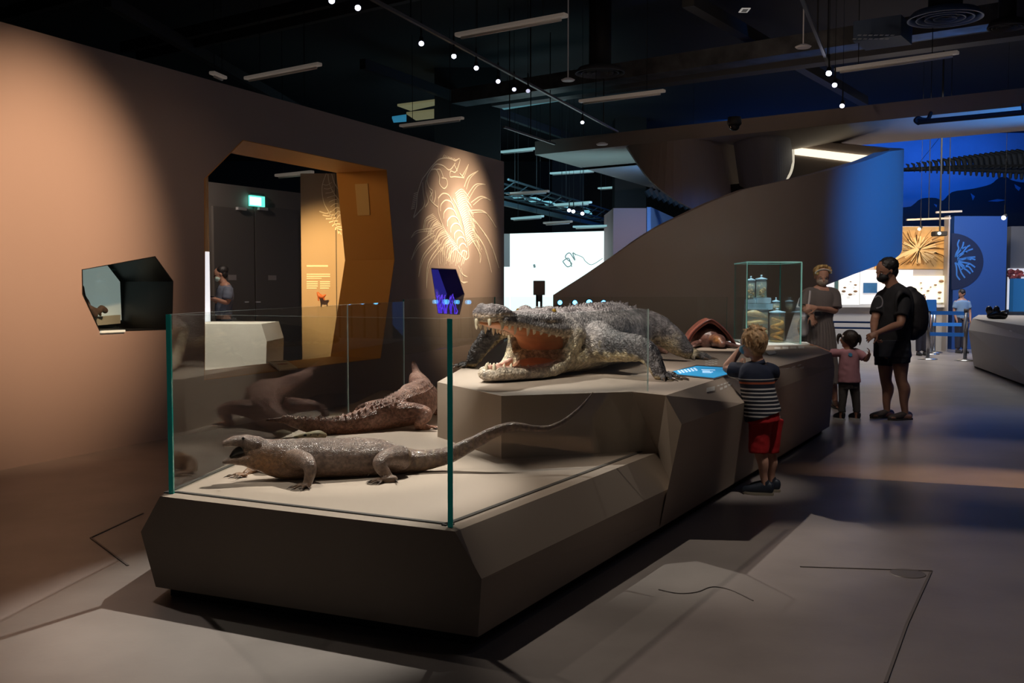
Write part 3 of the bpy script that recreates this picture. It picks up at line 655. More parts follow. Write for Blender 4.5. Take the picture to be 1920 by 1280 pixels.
# acrylic risers
for i, (x0, x1, y1, y0, Y, lb) in enumerate([(1399, 1446, 580, 569, 11.95, 'thin clear acrylic shelf plate above the long jar'), (1416, 1443, 568, 558, 11.9, 'clear acrylic riser under the right upper jar'), (1399, 1415, 568, 561, 11.9, 'clear acrylic riser under the left upper jar')]):
    if i == 0: bm.free()
    a = D(x0, y1, Y); b = D(x1, y0, Y); bm = NB(); box(bm, (a.x, Y - .08, a.z), (b.x, Y + .08, b.z), bev=.004)
    tag(obj('acrylic_riser', bm, M_ac), lb, 'riser', 'acrylic risers in the jar case')
def jar(x0, x1, y1, y0, Y, label, fluid, stuff, lidh=.03):
    a = D(x0, y1, Y); b = D(x1, y0, Y); cx = (a.x + b.x) / 2; r = (b.x - a.x) / 2; z0 = max(a.z, ZH + .004); z1 = b.z
    j = empty('specimen_jar', (cx, Y, z0), label, 'jar')
    bm = NB(); lathe(bm, (cx, Y, z0), [(0, 0), (r * .96, 0), (r, .01), (r, z1 - z0 - .03), (r * .9, z1 - z0 - .01), (r * .9, z1 - z0)], 32); obj('jar_glass', bm, GJ, j, True)
    bm = NB(); lathe(bm, (cx, Y, z0 + .008), [(0, 0), (r * .9, 0), (r * .9, (z1 - z0) * .84), (0, (z1 - z0) * .84)], 32); obj('preserving_fluid', bm, fluid, j, True)
    bm = NB(); lathe(bm, (cx, Y, z1), [(0, 0), (r * 1.02, 0), (r * 1.04, .012), (r * .5, .02), (r * .18, .026), (r * .18, .04), (r * .25, .05), (0, .056)], 24); obj('jar_lid', bm, M_ac, j, True)
    bm = NB(); stuff(bm, cx, Y, z0, r, z1 - z0); obj('specimen', bm, mat('specimen_tan', (.55, .32, .12), .5, nscale=14, namt=.5), j, True)
    return j
FL = glassmat('amber_fluid', (.95, .78, .45), 1.33, .12, (.8, .5, .15)); FC = glassmat('clear_fluid', (.95, .95, .86), 1.33, .14, (.8, .85, .72)); GJ = glassmat('jar_glass', (.94, .97, .97), 1.5, .06, (.8, .9, 1))
def coil(bm, cx, Y, z0, r, h):
    tube(bm, [((cx + math.cos(t) * r * .66, Y + math.sin(t) * r * .66, z0 + .03 + h * .7 * t / 15), .018) for t in [i * .6 for i in range(26)]], n=8, k=2)
def bits(bm, cx, Y, z0, r, h):
    for i in range(16):
        a = random.uniform(0, 6.28); q = r * random.uniform(.2, .7); ell(bm, (cx + math.cos(a) * q, Y + math.sin(a) * q, z0 + h * random.uniform(.1, .75)), (random.uniform(.008, .02), .012, random.uniform(.008, .02)), 8)
jar(1442, 1472, 646, 586, 11.78, 'tall jar of coiled snake in amber fluid at the right of the case', FL, coil)
jar(1400, 1416, 560, 526, 11.9, 'small upper jar with orange specimen at the left of the case top', FC, bits)
jar(1417, 1438, 558, 524, 11.88, 'upper jar of small pale specimens, second from the left', FC, bits)
jar(1448, 1462, 588, 566, 12.02, 'squat clear jar behind the coiled snake jar', FC, bits)
# long rectangular jar with two pale eels
a = D(1398, 640, 11.8); b = D(1440, 578, 11.8); bj = empty('specimen_box', (a.x, 11.9, ZH), 'long rectangular glass jar holding two tan eel like fish', 'jar')
bm = NB(); box(bm, (a.x, 11.78, ZH + .004), (b.x, 12.0, b.z), bev=.004); obj('jar_glass', bm, GJ, bj)
bm = NB(); box(bm, (a.x + .008, 11.79, ZH + .01), (b.x - .008, 11.99, b.z - .05)); obj('preserving_fluid', bm, FC, bj)
for k, (y0, y1, y2) in enumerate([(588, 590, 595), (606, 603, 605), (622, 621, 622)]):
    bm = NB(); tube(bm, [(D(1400, y0, 11.88), .022), (D(1412, y0 - 1, 11.88), .042), (D(1426, y1, 11.88), .034), (D(1438, y2, 11.88), .014)], n=10); obj('fish', bm, mat('eel_tan', (.62, .38, .17), .4, nscale=20, namt=.3), bj, True)
# labels lying on the island
for i, (P, lb) in enumerate([([(1218, 652), (1248, 645), (1250, 649), (1221, 656)], 'small white caption card lying under the crocodile hind leg'),
                            ([(1436, 660), (1452, 658), (1456, 663), (1442, 666)], 'white caption card on the island right of the boy'),
                            ([(1357, 620), (1364, 622), (1376, 640), (1371, 645)], 'white angular card standing beside the turtle shell')]):
    bm = NB(); prism(bm, h3(P, ZH + .002), (0, 0, .006)); tag(obj('caption_card', bm, M_white), lb, 'card')
# ================================================================== MIDDLE AND FAR HALL
Y = 29.0; s_ = empty('projection_screen', (.5, Y, .8), 'large bright white projection screen with faint creature sketches in the far hall', 'projection screen')
a = D(946, 585, Y); b = D(1170, 433, Y); bm = NB(); prism(bm, [D(956, 585, Y), D(1170, 585, Y), D(1170, 432, Y), D(956, 438, Y)], (0, .1, 0))
obj('screen', bm, mat('screen_glow', (.8, .9, .9), .6, emit=(.78, 1, .98), es=1.25), s_)
bm = NB(); prism(bm, [D(945, 500, Y), D(956, 500, Y), D(956, 438, Y), D(945, 438, Y)], (0, .1, 0)); obj('side_strip', bm, mat('strip_grey', (.3, .36, .36), .6, emit=(.3, .36, .36), es=.3), s_)
bm = NB(); prism(bm, [D(943, 584, Y), D(957, 584, Y), D(957, 500, Y), D(943, 500, Y)], (0, .1, 0)); obj('screen_return', bm, MATS['screen_glow'], s_)
bm = NB()
def scl(P, wd=.03, k=5): ribbon(bm, [D(x, y, Y) + Vector((0, -.004, 0)) for x, y in sm2(P, k)], wd, (0, -1, 0))
scl([(1055, 490), (1064, 500), (1072, 494), (1060, 482), (1068, 474), (1078, 488), (1074, 474), (1080, 478)]); scl([(1055, 490), (1066, 484), (1072, 500)]); scl([(1077, 476), (1092, 482), (1098, 490), (1110, 496), (1130, 484)], .02); obj('sketch', bm, mat('sketch_grey', (.25, .38, .36), .6, emit=(.3, .42, .4), es=.4), s_)
bm = NB(); scl([(1000, 499), (1004, 498)], .1, 1); obj('sketch', bm, MATS['sketch_grey'], s_)
bm = NB(); a_ = D(946, 585, Y); b_ = D(1150, 585, Y); box(bm, (a_.x, Y, 0), (b_.x, Y + .15, a_.z)); obj('screen_base', bm, M_dark, s_)
# information post in front
Y = 15.5; ip = empty('sign_post', D(1010, 560, Y), 'grey square sign on a slim post standing in front of the bright screen', 'sign post')
ip.location.z = 0
bm = NB(); a = D(1000, 553, Y); b = D(1022, 526, Y); box(bm, (a.x, Y, a.z), (b.x, Y + .03, b.z), bev=.004); obj('sign_plate', bm, mat('sign_taupe', (.2, .17, .15), .6), ip)
bm = NB(); c = D(1011, 553, Y); box(bm, (c.x - .05, Y + .01, 0), (c.x - .015, Y + .05, c.z)); box(bm, (c.x + .015, Y + .01, 0), (c.x + .05, Y + .05, c.z)); box(bm, (c.x - .05, Y + .01, c.z - .1), (c.x + .05, Y + .05, c.z + .03)); obj('post', bm, mat('post_grey', (.1, .1, .1), .4), ip)
bm = NB(); box(bm, (c.x - .2, Y - .15, 0), (c.x + .2, Y + .2, .02), bev=.005); obj('base', bm, M_dark, ip)
# rose coloured pillar block and blue flank
Y = 26; a = D(1150, 390, Y); b = D(1212, 387, Y)
bm = NB(); box(bm, (a.x, Y, 0), (b.x, Y + 2.6, a.z)); tag(obj('partition_block', bm, mat('rose_paint', (.34, .22, .22), .7)), 'rose grey partition block rising behind the low end of the ramp', 'partition')
c = D(1262, 408, Y + 3); bm = NB(); prism(bm, [D(1213, 388, Y), D(1213, 640, Y), Vector((c.x, Y + 3, 0)), D(1262, 410, Y + 3)], (.1, 0, 0)); tag(obj('partition_panel', bm, mat('blue_flank', (.15, .3, .6), .6)), 'blue lit panel beside the rose grey partition block', 'panel')
area('lamp_partition_blue', (3.2, 23.5, 3.6), (3.9, 27.5, 3), 22, .4, .4, (.1, .35, 1))
spot('spot_partition', (2.4, 22.5, 4.2), (3.1, 26, 2.2), 50, 40, .9, (1, .7, .7), .1)
# black columns rising to the ceiling
for (x0, x1, Y, lb) in [(815, 938, 24, 'broad black column rising behind the end of the left wall'), (1153, 1212, 31, 'black column rising above the rose grey partition block'), (1035, 1095, 38, 'slim black column far behind the hanging tubes')]:
    a = D(x0, 300, Y); b = D(x1, 300, Y); bm = NB(); box(bm, (a.x, Y, 3.9 if Y == 31 else 0), (b.x, Y + .8, 6.6)); tag(obj('column', bm, M_black), lb, 'column')
# blue far wall with mountain picture
Y = 34.0; bm = NB(); a = D(1300, 400, Y); box(bm, (6.2, Y, 0), (21.5, Y + .2, 6.6)); tag(obj('wall_blue', bm, mat('blue_wall', (.16, .24, .36), .7, nscale=.35, namt=.25)), kind='structure')
bm = NB(); Pm = [(1640, 410)] + sm2([(1640, 392), (1700, 388), (1712, 384), (1728, 372), (1755, 371), (1768, 376), (1785, 360), (1815, 355), (1832, 352), (1858, 345), (1872, 334), (1886, 331), (1898, 338), (1925, 342), (1960, 335)], 3) + [(1960, 410)]
prism(bm, [D(x, y, Y - .03) for x, y in Pm], (0, .02, 0)); mm = tag(obj('mountain_mural', bm, mat('mural_navy', (.008, .010, .016), .7)), 'dark mountain silhouette mural along the blue far wall', 'mural')
bm = NB()
for P in [[(1852, 377), (1870, 373), (1886, 375), (1870, 378)], [(1751, 382), (1757, 384), (1756, 389)], [(1820, 362), (1828, 368), (1824, 376)], [(1902, 345), (1914, 352), (1910, 358), (1904, 352)]]: bm = NB(); prism(bm, [D(x, y, Y - .035) for x, y in P], (0, .004, 0)); obj('rock_highlight', bm, mat('mural_light', (.06, .16, .3), .7), mm)
# hanging skeleton: tail vertebrae
hs = empty('hanging_skeleton', D(1800, 312, 30), 'long hanging tail skeleton silhouetted against the blue wall', 'skeleton')
for i in range(24):
    x = 1690 + i * 10.3 - (24 - i) * .3; y = 317 - .25 * i + (.01 * i * i); s = .05 + .009 * i; c = D(x, y, 29)
    bm = NB(); tube(bm, [(c - Vector((s * .8, 0, 0)), s * .6), (c + Vector((s * .8, 0, 0)), s * .6)], n=8, k=1)
    tube(bm, [(c, s * .35), (c + Vector((-s * .3, 0, s * 1.6)), s * .5), (c + Vector((-s * 1.2, 0, s * 2.0)), s * .2)], n=6, k=1); tube(bm, [(c, s * .3), (c + Vector((0, 0, -s * 1.1)), s * .18)], n=6, k=1)
    tube(bm, [(c, s * .3), (c + Vector((0, -s * 1.6, 0)), s * .15)], n=6, k=1)
    obj('vertebra', bm, mat('bone_dark', (.10, .10, .09), .6), hs, True)
bm = NB(); tube(bm, [(D(1690, 320, 29), .03), (D(1800, 317, 29), .04), (D(1960, 318, 29), .06)], n=6); obj('support_rail', bm, M_black, hs)
bm = NB(); tube(bm, [(D(1716, 314, 29), .006), (D(1740, 285, 29), .006), (D(1782, 232, 29), .006)], n=6); obj('cable', bm, M_black, hs)
# hanging black pipe with hook
Y = 15.8; bm = NB(); cyl(bm, D(1722, 229, Y), D(1960, 207, Y - 1.2), .04, n=12); hp = tag(obj('hanging_pipe', bm, M_black), 'thick black pipe with a hooked end hanging below the blue soffit', 'pipe')
bm = NB(); tube(bm, [(D(1722, 231, Y), .03), (D(1716, 226, Y), .03), (D(1721, 221, Y), .03), (D(1730, 224, Y), .03), (D(1740, 223, Y), .03), (D(1745, 212, Y), .03)], n=8); obj('hook', bm, M_black, hp, True)
bm = NB(); cyl(bm, D(1918, 210, Y - 1), D(1917, 194, Y - 1), .02, n=8); obj('bracket', bm, M_black, hp)
# lower blackout band under the blue wall
Y = 33; bm = NB(); a = D(1640, 450, Y); box(bm, (7, Y, a.z), (21.6, Y + .2, D(1640, 399, Y).z)); tag(obj('bulkhead', bm, M_black), 'black bulkhead band below the mountain mural', 'bulkhead')
# amber coral mural and lit specimen wall
Y = 23.5; ew = empty('specimen_wall', D(1680, 640, Y), 'lit specimen wall with amber coral mural above white trays', 'exhibit wall')
def wbox(x0, y0, x1, y1, Yn, th, name, m, parent, label=None):
    a = D(x0, y1, Yn); b = D(x1, y0, Yn); bm = NB(); box(bm, (a.x, Yn, max(0, a.z)), (b.x, Yn + th, b.z)); o = obj(name, bm, m, parent)
    return o
wbox(1380, 424, 1776, 700, Y, .3, 'wall_panel', mat('exhibit_grey', (.5, .48, .46), .6), ew)
wbox(1640, 425, 1776, 504, Y - .02, .02, 'amber_mural', mat('amber_print', (.62, .34, .1), .6, nscale=3, namt=.2), ew)
bm = NB(); random.seed(3)
for i in range(90):
    t = random.uniform(0, 2 * math.pi); r0 = random.uniform(3, 10); r1 = random.uniform(30, 75); cx, cy = 1722, 468
    P = []
    for q in range(5):
        r = r0 + (r1 - r0) * q / 4; x = min(1773, max(1645, cx + math.cos(t + .05 * q) * r)); y = cy + math.sin(t + .05 * q) * r * .75
        if y < 428 or y > 500: break
        P.append(D(x, y, Y - .021))
    if len(P) > 2: ribbon(bm, P, .018, (0, -1, 0))
obj('coral_lines', bm, mat('amber_lines', (.35, .17, .04), .6), ew)
bm = NB()
for i in range(50):
    t = random.uniform(0, 2 * math.pi); cx, cy = 1722, 468; P = []
    for q in range(4):
        r = 2 + 34 * random.uniform(.8, 1) * q / 3; x = cx + math.cos(t) * r; y = cy + math.sin(t) * r * .75
        if 428 < y < 500: P.append(D(x, y, Y - .023))
    if len(P) > 2: ribbon(bm, P, .02, (0, -1, 0))
ribbon(bm, [D(x, y, Y - .024) for x, y in sm2([(1650, 500), (1680, 484), (1705, 472), (1722, 467)])], .07, (0, -1, 0))
obj('coral_highlights', bm, mat('amber_light', (.95, .62, .25), .6), ew)
M_lb = mat('lightbox_white', (.85, .85, .8), .5, emit=(1, .98, .9), es=.72)
M_lb2 = mat('lightbox_soft', (.8, .8, .8), .5, emit=(.95, .95, 1), es=.5)
wbox(1573, 500, 1612, 572, Y - .06, .05, 'light_box', M_lb, ew); wbox(1613, 506, 1712, 570, Y - .05, .04, 'light_box', M_lb2, ew); wbox(1713, 517, 1771, 567, Y - .08, .07, 'light_box', mat('lightbox_warm', (.85, .8, .6), .5, emit=(1, .93, .7), es=.75), ew)
wbox(1520, 505, 1565, 574, Y - .06, .05, 'light_box', M_lb2, ew)
wbox(1566, 490, 1572, 574, Y - .1, .1, 'mullion', mat('mullion_green', (.1, .2, .18), .5), ew); wbox(1480, 571, 1776, 576, Y - .12, .12, 'shelf_edge', M_white, ew)
wbox(1619, 530, 1645, 549, Y - .08, .03, 'monitor', mat('monitor_picture', (.02, .05, .12), .3, emit=(.05, .2, .4), es=.5, nscale=4, namt=.6), ew)
bm = NB()
for x, y, r in [(1584, 539, 3), (1582, 546, 4), (1594, 552, 4), (1604, 534, 3), (1604, 546, 4), (1595, 528, 2), (1728, 540, 2), (1734, 556, 2), (1754, 534, 3), (1765, 527, 5), (1762, 548, 4), (1761, 559, 3), (1740, 545, 3), (1733, 552, 2), (1745, 538, 2), (1727, 530, 2)]:
    ell(bm, D(x, y, Y - .11), (r * Y / F, .02, r * .55 * Y / F), 8)
obj('pinned_specimens', bm, mat('specimen_brown', (.35, .2, .1), .6), ew)
wbox(1772, 404, 1782, 720, Y - .25, .24, 'edge_fin', mat('fin_pale', (.45, .4, .36), .5), ew)
# barrier rails in front of it
Y = 17.5; br = empty('barrier_rail', (5.5, Y, 0), 'pair of thin black barrier rails behind the little girl', 'barrier')
for y in (604, 615):
    bm = NB(); cyl(bm, D(1540, y - 1, Y), D(1690, y + 1, Y), .016, n=8); obj('rail', bm, M_black, br)
for x in (1562, 1690):
    bm = NB(); c = D(x, 604, Y); cyl(bm, (c.x, Y, 0), (c.x, Y, c.z), .018, n=8); obj('post', bm, M_black, br)
# blue graphic panel with urchin
Y = 24; gp = empty('graphic_panel', D(1835, 640, Y), 'tall deep blue panel printed with a round spiny urchin', 'exhibit panel'); gp.location.z = 0
wbox(1783, 405, 1889, 700, Y, .25, 'panel', mat('panel_blue', (.03, .10, .34), .6), gp)
bm = NB(); c = D(1790, 487, Y - .01); pts = []
for i in range(31):
    t = -math.pi / 2 + math.pi * i / 30; pts.append(D(1784 + 60 * math.cos(t), 490 + 53 * math.sin(t), Y - .012))
prism(bm, pts, (0, .01, 0)); obj('urchin_disc', bm, mat('urchin_dark', (.008, .02, .07), .7), gp)
bm = NB()
for i in range(11):
    t = -1.35 + 2.7 * i / 10 + random.uniform(-.06, .06); P = [(1790 + math.cos(t) * 5, 487 + math.sin(t) * 5)]
    for q in range(1, 5): P.append((1790 + math.cos(t + random.uniform(-.12, .12)) * (5 + 8.5 * q), 487 + math.sin(t + random.uniform(-.12, .12)) * (5 + 8.5 * q)))
    ribbon(bm, [D(x, y, Y - .016) for x, y in sm2(P, 4)], .035, (0, -1, 0))
    if i % 2: ribbon(bm, [D(P[2][0], P[2][1], Y - .016), D(P[2][0] + 9, P[2][1] + random.uniform(-6, 6), Y - .016)], .025, (0, -1, 0))
obj('urchin_spines', bm, mat('spine_blue', (.05, .22, .65), .6), gp)
area('lamp_panel_blue', (11.5, 21.0, 3.9), (10.9, 24, 1.8), 42, .6, .3, (.05, .3, 1))
# right edge exhibit
Y = 25; re = empty('exhibit_cabinet', D(1920, 640, Y), 'grey cabinet wall with lit white niche and red coral picture at the right edge', 'display case'); re.location.z = 0
wbox(1889, 424, 2060, 700, Y, .3, 'wall_panel', mat('exhibit_grey2', (.22, .21, .2), .6), re); wbox(1889, 503, 2040, 580, Y - .05, .05, 'light_box', M_lb2, re)
wbox(1899, 522, 2040, 584, Y - .3, .2, 'blue_tank', mat('tank_blue', (.03, .15, .35), .3, emit=(.02, .12, .3), es=.4), re)
bm = NB(); random.seed(5)
for i in range(14):
    c = D(1892 + random.uniform(0, 26), 514 + random.uniform(-7, 7), Y - .1); ell(bm, c, (random.uniform(.04, .09), .05, random.uniform(.03, .07)), 8)
obj('red_coral', bm, mat('coral_red', (.5, .1, .08), .5, nscale=12, namt=.5), re, True)
# right plinth with dark skull
Y = 18.6; zt_ = .9; rp = empty('display_plinth', (10.2, Y, 0), 'pale topped angular plinth at the right edge carrying a dark skull', 'display plinth')
P0 = [H(1835, 590, zt_), H(1823, 597, zt_), H(1960, 616, zt_), H(1990, 592, zt_)]
bm = NB(); tp = P0; md = [H(1822, 618, .72), H(1826, 621, .72), H(1960, 640, .72), H(2010, 615, .72)]
f0 = H(1832, 663, .02); lo = [H(1838, 662, .03), H(1838, 668, .03), H(1960, 702, .03), H(2010, 670, .03)]
md = [tp[0] + Vector((-.12, .05, -.2)), tp[1] + Vector((-.12, -.12, -.2)), tp[2] + Vector((0, -.15, -.2)), tp[3] + Vector((.2, 0, -.2))]
lo = [Vector((p.x + (.18 if i < 2 else 0), p.y + .15, .04)) for i, p in enumerate(md)]
T_ = [bm.verts.new(p) for p in tp]; M_ = [bm.verts.new(p) for p in md]; L_ = [bm.verts.new(p) for p in lo]
bm.faces.new(T_); bm.faces.new(L_)
for A, B in ((T_, M_), (M_, L_)):
    for i in range(4): bm.faces.new((A[i], A[(i + 1) % 4], B[(i + 1) % 4], B[i]))
obj('plinth_body', bm, mat('plinth_grey', (.34, .31, .29), .6), rp)
bm = NB(); n_ = (md[2] - md[1]).cross(tp[1] - md[1]).normalized()
if n_.dot(CP - md[1]) < 0: n_ = -n_
for i in range(4):
    for j in range(3): x, y = 1889 + 9 * i + 2 * j, 609 + 4.5 * j + 1.2 * i; prism(bm, [PL(u, v, md[1] + n_ * .003, n_) for u, v in [(x, y), (x + 5, y + .6), (x + 5, y + 3), (x, y + 2.4)]], n_ * .002)
obj('caption_icons', bm, M_cap, rp)
c = H(1868, 598, zt_); k = c.y / F
bm = NB(); tube(bm, [(c + Vector((-12 * k, 0, 6 * k)), 6 * k), (c + Vector((0, 0, 8 * k)), 8 * k), (c + Vector((14 * k, 0, 6 * k)), 7 * k), (c + Vector((19 * k, 0, 9 * k)), 3 * k)], n=10)
ell(bm, c + Vector((-14 * k, 0, 17 * k)), (6.5 * k, 5 * k, 8 * k)); ell(bm, c + Vector((0, 0, 18 * k)), (6 * k, 5 * k, 7 * k)); tube(bm, [(c + Vector((5 * k, 0, 10 * k)), 5 * k), (c + Vector((12 * k, -.05, 14 * k)), 3 * k)], n=8)
box(bm, c + Vector((-8 * k, -6 * k, .0)), c + Vector((10 * k, 6 * k, 5 * k)))
tag(fuse('skull', bm, .012, mat('skull_black', (.02, .018, .018), .25), None, 3), 'glossy black knobbly skull standing on the plinth at the right edge', 'skull')
# queue barriers
qs = None
def stanchion(x, Y, label, belts, toX, toY, sign=False):
    c = D(x, 600, Y); s = empty('queue_stanchion', (c.x, Y, 0), label, 'stanchion', 'queue stanchions with blue belts')
    bm = NB(); lathe(bm, (c.x, Y, 0), [(0, 0), (.19, 0), (.19, .015), (.08, .03), (.035, .05), (0, .05)], 24); obj('base', bm, M_steel, s, True)
    bm = NB(); cyl(bm, (c.x, Y, .03), (c.x, Y, 1.0), .035, n=16); obj('post', bm, mat('post_steel', (.35, .35, .37), .3, metal=1), s, True)
    bm = NB(); cyl(bm, (c.x, Y, .96), (c.x, Y, 1.04), .042, n=16); obj('cap', bm, M_dark, s, True)
    for z in belts:
        if toX is None: continue
        e = D(toX, 600, toY); bm = NB(); box(bm, (c.x + .04, Y - .004, z - .03), (c.x + .05, Y + .004, z + .03)); bm.free()
        bm = NB(); bar(bm, (c.x + .03, Y, z), (e.x - .03, toY, z), .012, .075); obj('belt', bm, mat('belt_blue', (.03, .22, .75), .5, emit=(.02, .2, .8), es=.10), s)
    return s
s1 = stanchion(1741, 20.6, 'nearest left queue post holding two blue belts and a small sign', (.95, .52), 1811, 20.2)
bm = NB(); a = D(1741, 600, 20.6); box(bm, (a.x - .07, 20.55, .98), (a.x + .14, 20.58, 1.22), bev=.01); obj('sign_plate', bm, mat('sign_blue', (.05, .25, .7), .4, emit=(.03, .2, .7), es=.25), s1)
stanchion(1811, 20.2, 'right hand queue post beside the plinth with the black skull', (), None, None)
stanchion(1746, 22.2, 'second left queue post, just behind the nearest one', (.66,), 1806, 22.0)
stanchion(1752, 22.75, 'rearmost left queue post with its foot in the light', (), None, None)
# far mullion lines and black floor skirt behind
for (x0, y0, x1, y1, lb) in [(1700, 412, 1782, 409, 'pale batten over the amber mural'), (1755, 398, 1803, 396, 'short pale batten above the blue urchin panel')]:
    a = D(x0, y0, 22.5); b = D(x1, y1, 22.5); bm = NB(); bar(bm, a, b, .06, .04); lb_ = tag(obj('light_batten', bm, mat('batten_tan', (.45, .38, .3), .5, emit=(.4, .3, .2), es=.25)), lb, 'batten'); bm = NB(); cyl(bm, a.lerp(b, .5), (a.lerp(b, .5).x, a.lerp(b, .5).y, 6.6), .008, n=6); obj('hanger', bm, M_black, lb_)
# projector hanging
Y = 22.0; c = D(1762, 438, Y); pj = empty('projector', c, 'small black projector hanging from a pole before the amber mural', 'projector')
bm = NB(); box(bm, (c.x - .13, Y - .1, c.z - .05), (c.x + .13, Y + .15, c.z + .05), bev=.01); obj('housing', bm, M_black, pj)
bm = NB(); cyl(bm, (c.x, Y, c.z), (c.x, Y, 6.6), .02, n=8); obj('pole', bm, M_black, pj)
bm = NB(); cyl(bm, (c.x - .06, Y - .1, c.z), (c.x - .06, Y - .14, c.z), .035, n=12); obj('lens', bm, mat('lens_glow', (.5, .6, .6), .2, emit=(.7, .9, .9), es=.6), pj)

# blue reflections in the rear glass, made as added glowing discs behind it
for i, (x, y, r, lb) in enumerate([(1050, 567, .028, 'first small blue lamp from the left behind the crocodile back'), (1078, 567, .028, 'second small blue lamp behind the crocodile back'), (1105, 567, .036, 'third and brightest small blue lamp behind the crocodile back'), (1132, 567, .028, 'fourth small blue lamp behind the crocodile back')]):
    c = D(x, y, 12.72); e = empty('blue_reflection_dot', c, lb, 'lamp', 'blue lamps behind the crocodile')
    bm = NB(); lathe(bm, c, [(0, 0), (r, .004), (r, .02), (0, .03)], 16, (0, 1, 0)); obj('lens', bm, mat('blue_dot_glow', (.5, .8, 1), .3, emit=(.12, .5, 1), es=6), e)
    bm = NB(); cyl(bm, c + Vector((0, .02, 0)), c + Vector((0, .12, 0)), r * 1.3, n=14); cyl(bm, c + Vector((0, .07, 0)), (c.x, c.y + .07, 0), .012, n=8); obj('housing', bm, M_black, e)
# ================================================================== CEILING EQUIPMENT
M_bat = mat('batten_grey', (.62, .56, .5), .5, emit=(.6, .5, .42), es=.10)  # unlit casings; the faint glow stands in for light they reflect
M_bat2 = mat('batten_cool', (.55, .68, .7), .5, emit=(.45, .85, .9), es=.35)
zb = 4.8
for i, (P, z, m, lb) in enumerate([
  ([(856, 66), (1062, 28)], zb, 0, 'long unlit tube fitting highest in the middle of the ceiling'),
  ([(461, 147), (600, 120)], zb, 0, 'unlit tube fitting above the amber wall opening'),
  ([(1087, 190), (1246, 170)], zb, 0, 'unlit tube fitting left of the bright spotlight'),
  ([(751, 236), (868, 221)], zb, 0, 'tube fitting hanging above the drawing wall'),
  ([(1566, 131), (1797, 98)], zb, 0, 'long tube fitting right of the bright spotlight'),
  ([(397, 136), (421, 146)], zb, 0, 'short bright sliver of a fitting above the left wall top'),
  ([(939, 285), (1004, 278)], zb, 1, 'pale tube fitting just past the end of the left wall'),
  ([(1032, 325), (1118, 319)], zb, 1, 'bluish tube fitting below the pale one, near the soffit corner'),
  ([(1122, 353), (1190, 348)], zb, 1, 'bluish tube fitting touching the diagonal soffit'),
  ([(518, 329), (586, 322)], 3.6, 0, 'tan tube fitting seen through the amber opening'),
  ([(950, 363), (1029, 358)], 3.9, 0, 'tan tube fitting over the projection screen'),
  ([(1040, 384), (1108, 379)], 3.5, 1, 'blue white tube fitting over the cable tray'),
  ([(960, 410), (1018, 405)], 3.3, 1, 'lower blue white tube fitting over the screen'),
  ([(1020, 418), (1072, 415)], 3.2, 0, 'small tan tube fitting right above the screen'),
  ([(1075, 425), (1140, 423)], 3.15, 1, 'lowest blue white tube fitting beside the rose block')]):
    a, b = H(*P[0], z), H(*P[1], z); d = (b - a).normalized()
    e = empty('tube_fitting', a, lb, 'light fitting', 'tube light fittings')
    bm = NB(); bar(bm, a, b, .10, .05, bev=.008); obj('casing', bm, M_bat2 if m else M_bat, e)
    bm = NB(); cyl(bm, a + d * .08 + Vector((0, 0, -.045)), b - d * .08 + Vector((0, 0, -.045)), .02, n=10); obj('tube', bm, mat('tube_white', (.75, .72, .68), .3), e, True)
    bm = NB()
    for t in (.2, .8): p = a.lerp(b, t); cyl(bm, p, (p.x, p.y, 6.6), .006, n=6)
    obj('hanger', bm, M_black, e)
# lighting tracks
M_trk = mat('track_grey', (.16, .16, .17), .4)
def track(P0, P1, z, lb):
    a, b = H(*P0, z), H(*P1, z); bm = NB(); bar(bm, a, b, .04, .035); t = tag(obj('lighting_track', bm, M_trk), lb, 'lighting track', 'lighting tracks')
    for k in (.1, .5, .9):
        p = a.lerp(b, k); bm = NB(); cyl(bm, p, (p.x, p.y, 6.6), .01, n=6); obj('rod', bm, M_black, t)
track((690, -6), (1158, 247), 4.6, 'long black lighting track running from the top of the picture to the soffit')
track((1502, -6), (1556, 128), 4.6, 'short lighting track at upper right ending at the bright spotlight')
track((945, 238), (1040, 270), 4.4, 'short lighting track behind the end of the left wall')
def lamp(px, py, Y, lb, col, es, r=.05, aim=None, up=.22):
    c = D(px, py, Y); e = empty('track_spotlight', c, lb, 'spotlight', 'track spotlights')
    t = Vector(aim) if aim else Vector((c.x * .6, c.y - 5, .8)); d = (t - c).normalized()
    bm = NB(); cyl(bm, c + d * .01, c - d * .16, r, r * .7, n=16); obj('lamp_body', bm, M_black, e, False)
    bm = NB(); lathe(bm, c, [(0, .012), (r * .86, .012), (r * .86, 0), (0, 0)], 20, d); obj('lens', bm, mat('lens_%s' % es, (1, 1, 1), .3, emit=col, es=es), e)
    bm = NB(); p = c - d * .1; cyl(bm, p, p + Vector((0, 0, up)), .012, n=8); cyl(bm, p, (p.x, p.y, 6.6), .004, n=5); obj('bracket', bm, M_black, e)
CB = (.72, .74, 1)
for i, (x, y, es, lb) in enumerate([(622, 1, 9, 'spotlight cut by the top edge of the picture'), (671, 14, 9, 'second spotlight from the top, by the long track'), (790, 81, 9, 'third glowing spotlight, under the long track'), (851, 105, 8, 'fourth glowing spotlight along the long track'),
      (893, 127, 7, 'fifth glowing spotlight along the long track'), (934, 152, 5, 'sixth spotlight, thin sliver of light'), (964, 167, 2, 'seventh spotlight, almost edge on'), (990, 170, .8, 'eighth spotlight, dim, turned away'), (1092, 229, 8, 'lone spotlight hanging low near the end of the long track')]):
    P = H(x, y, 4.42); lamp(x, y, P.y, lb, CB, es, .036)
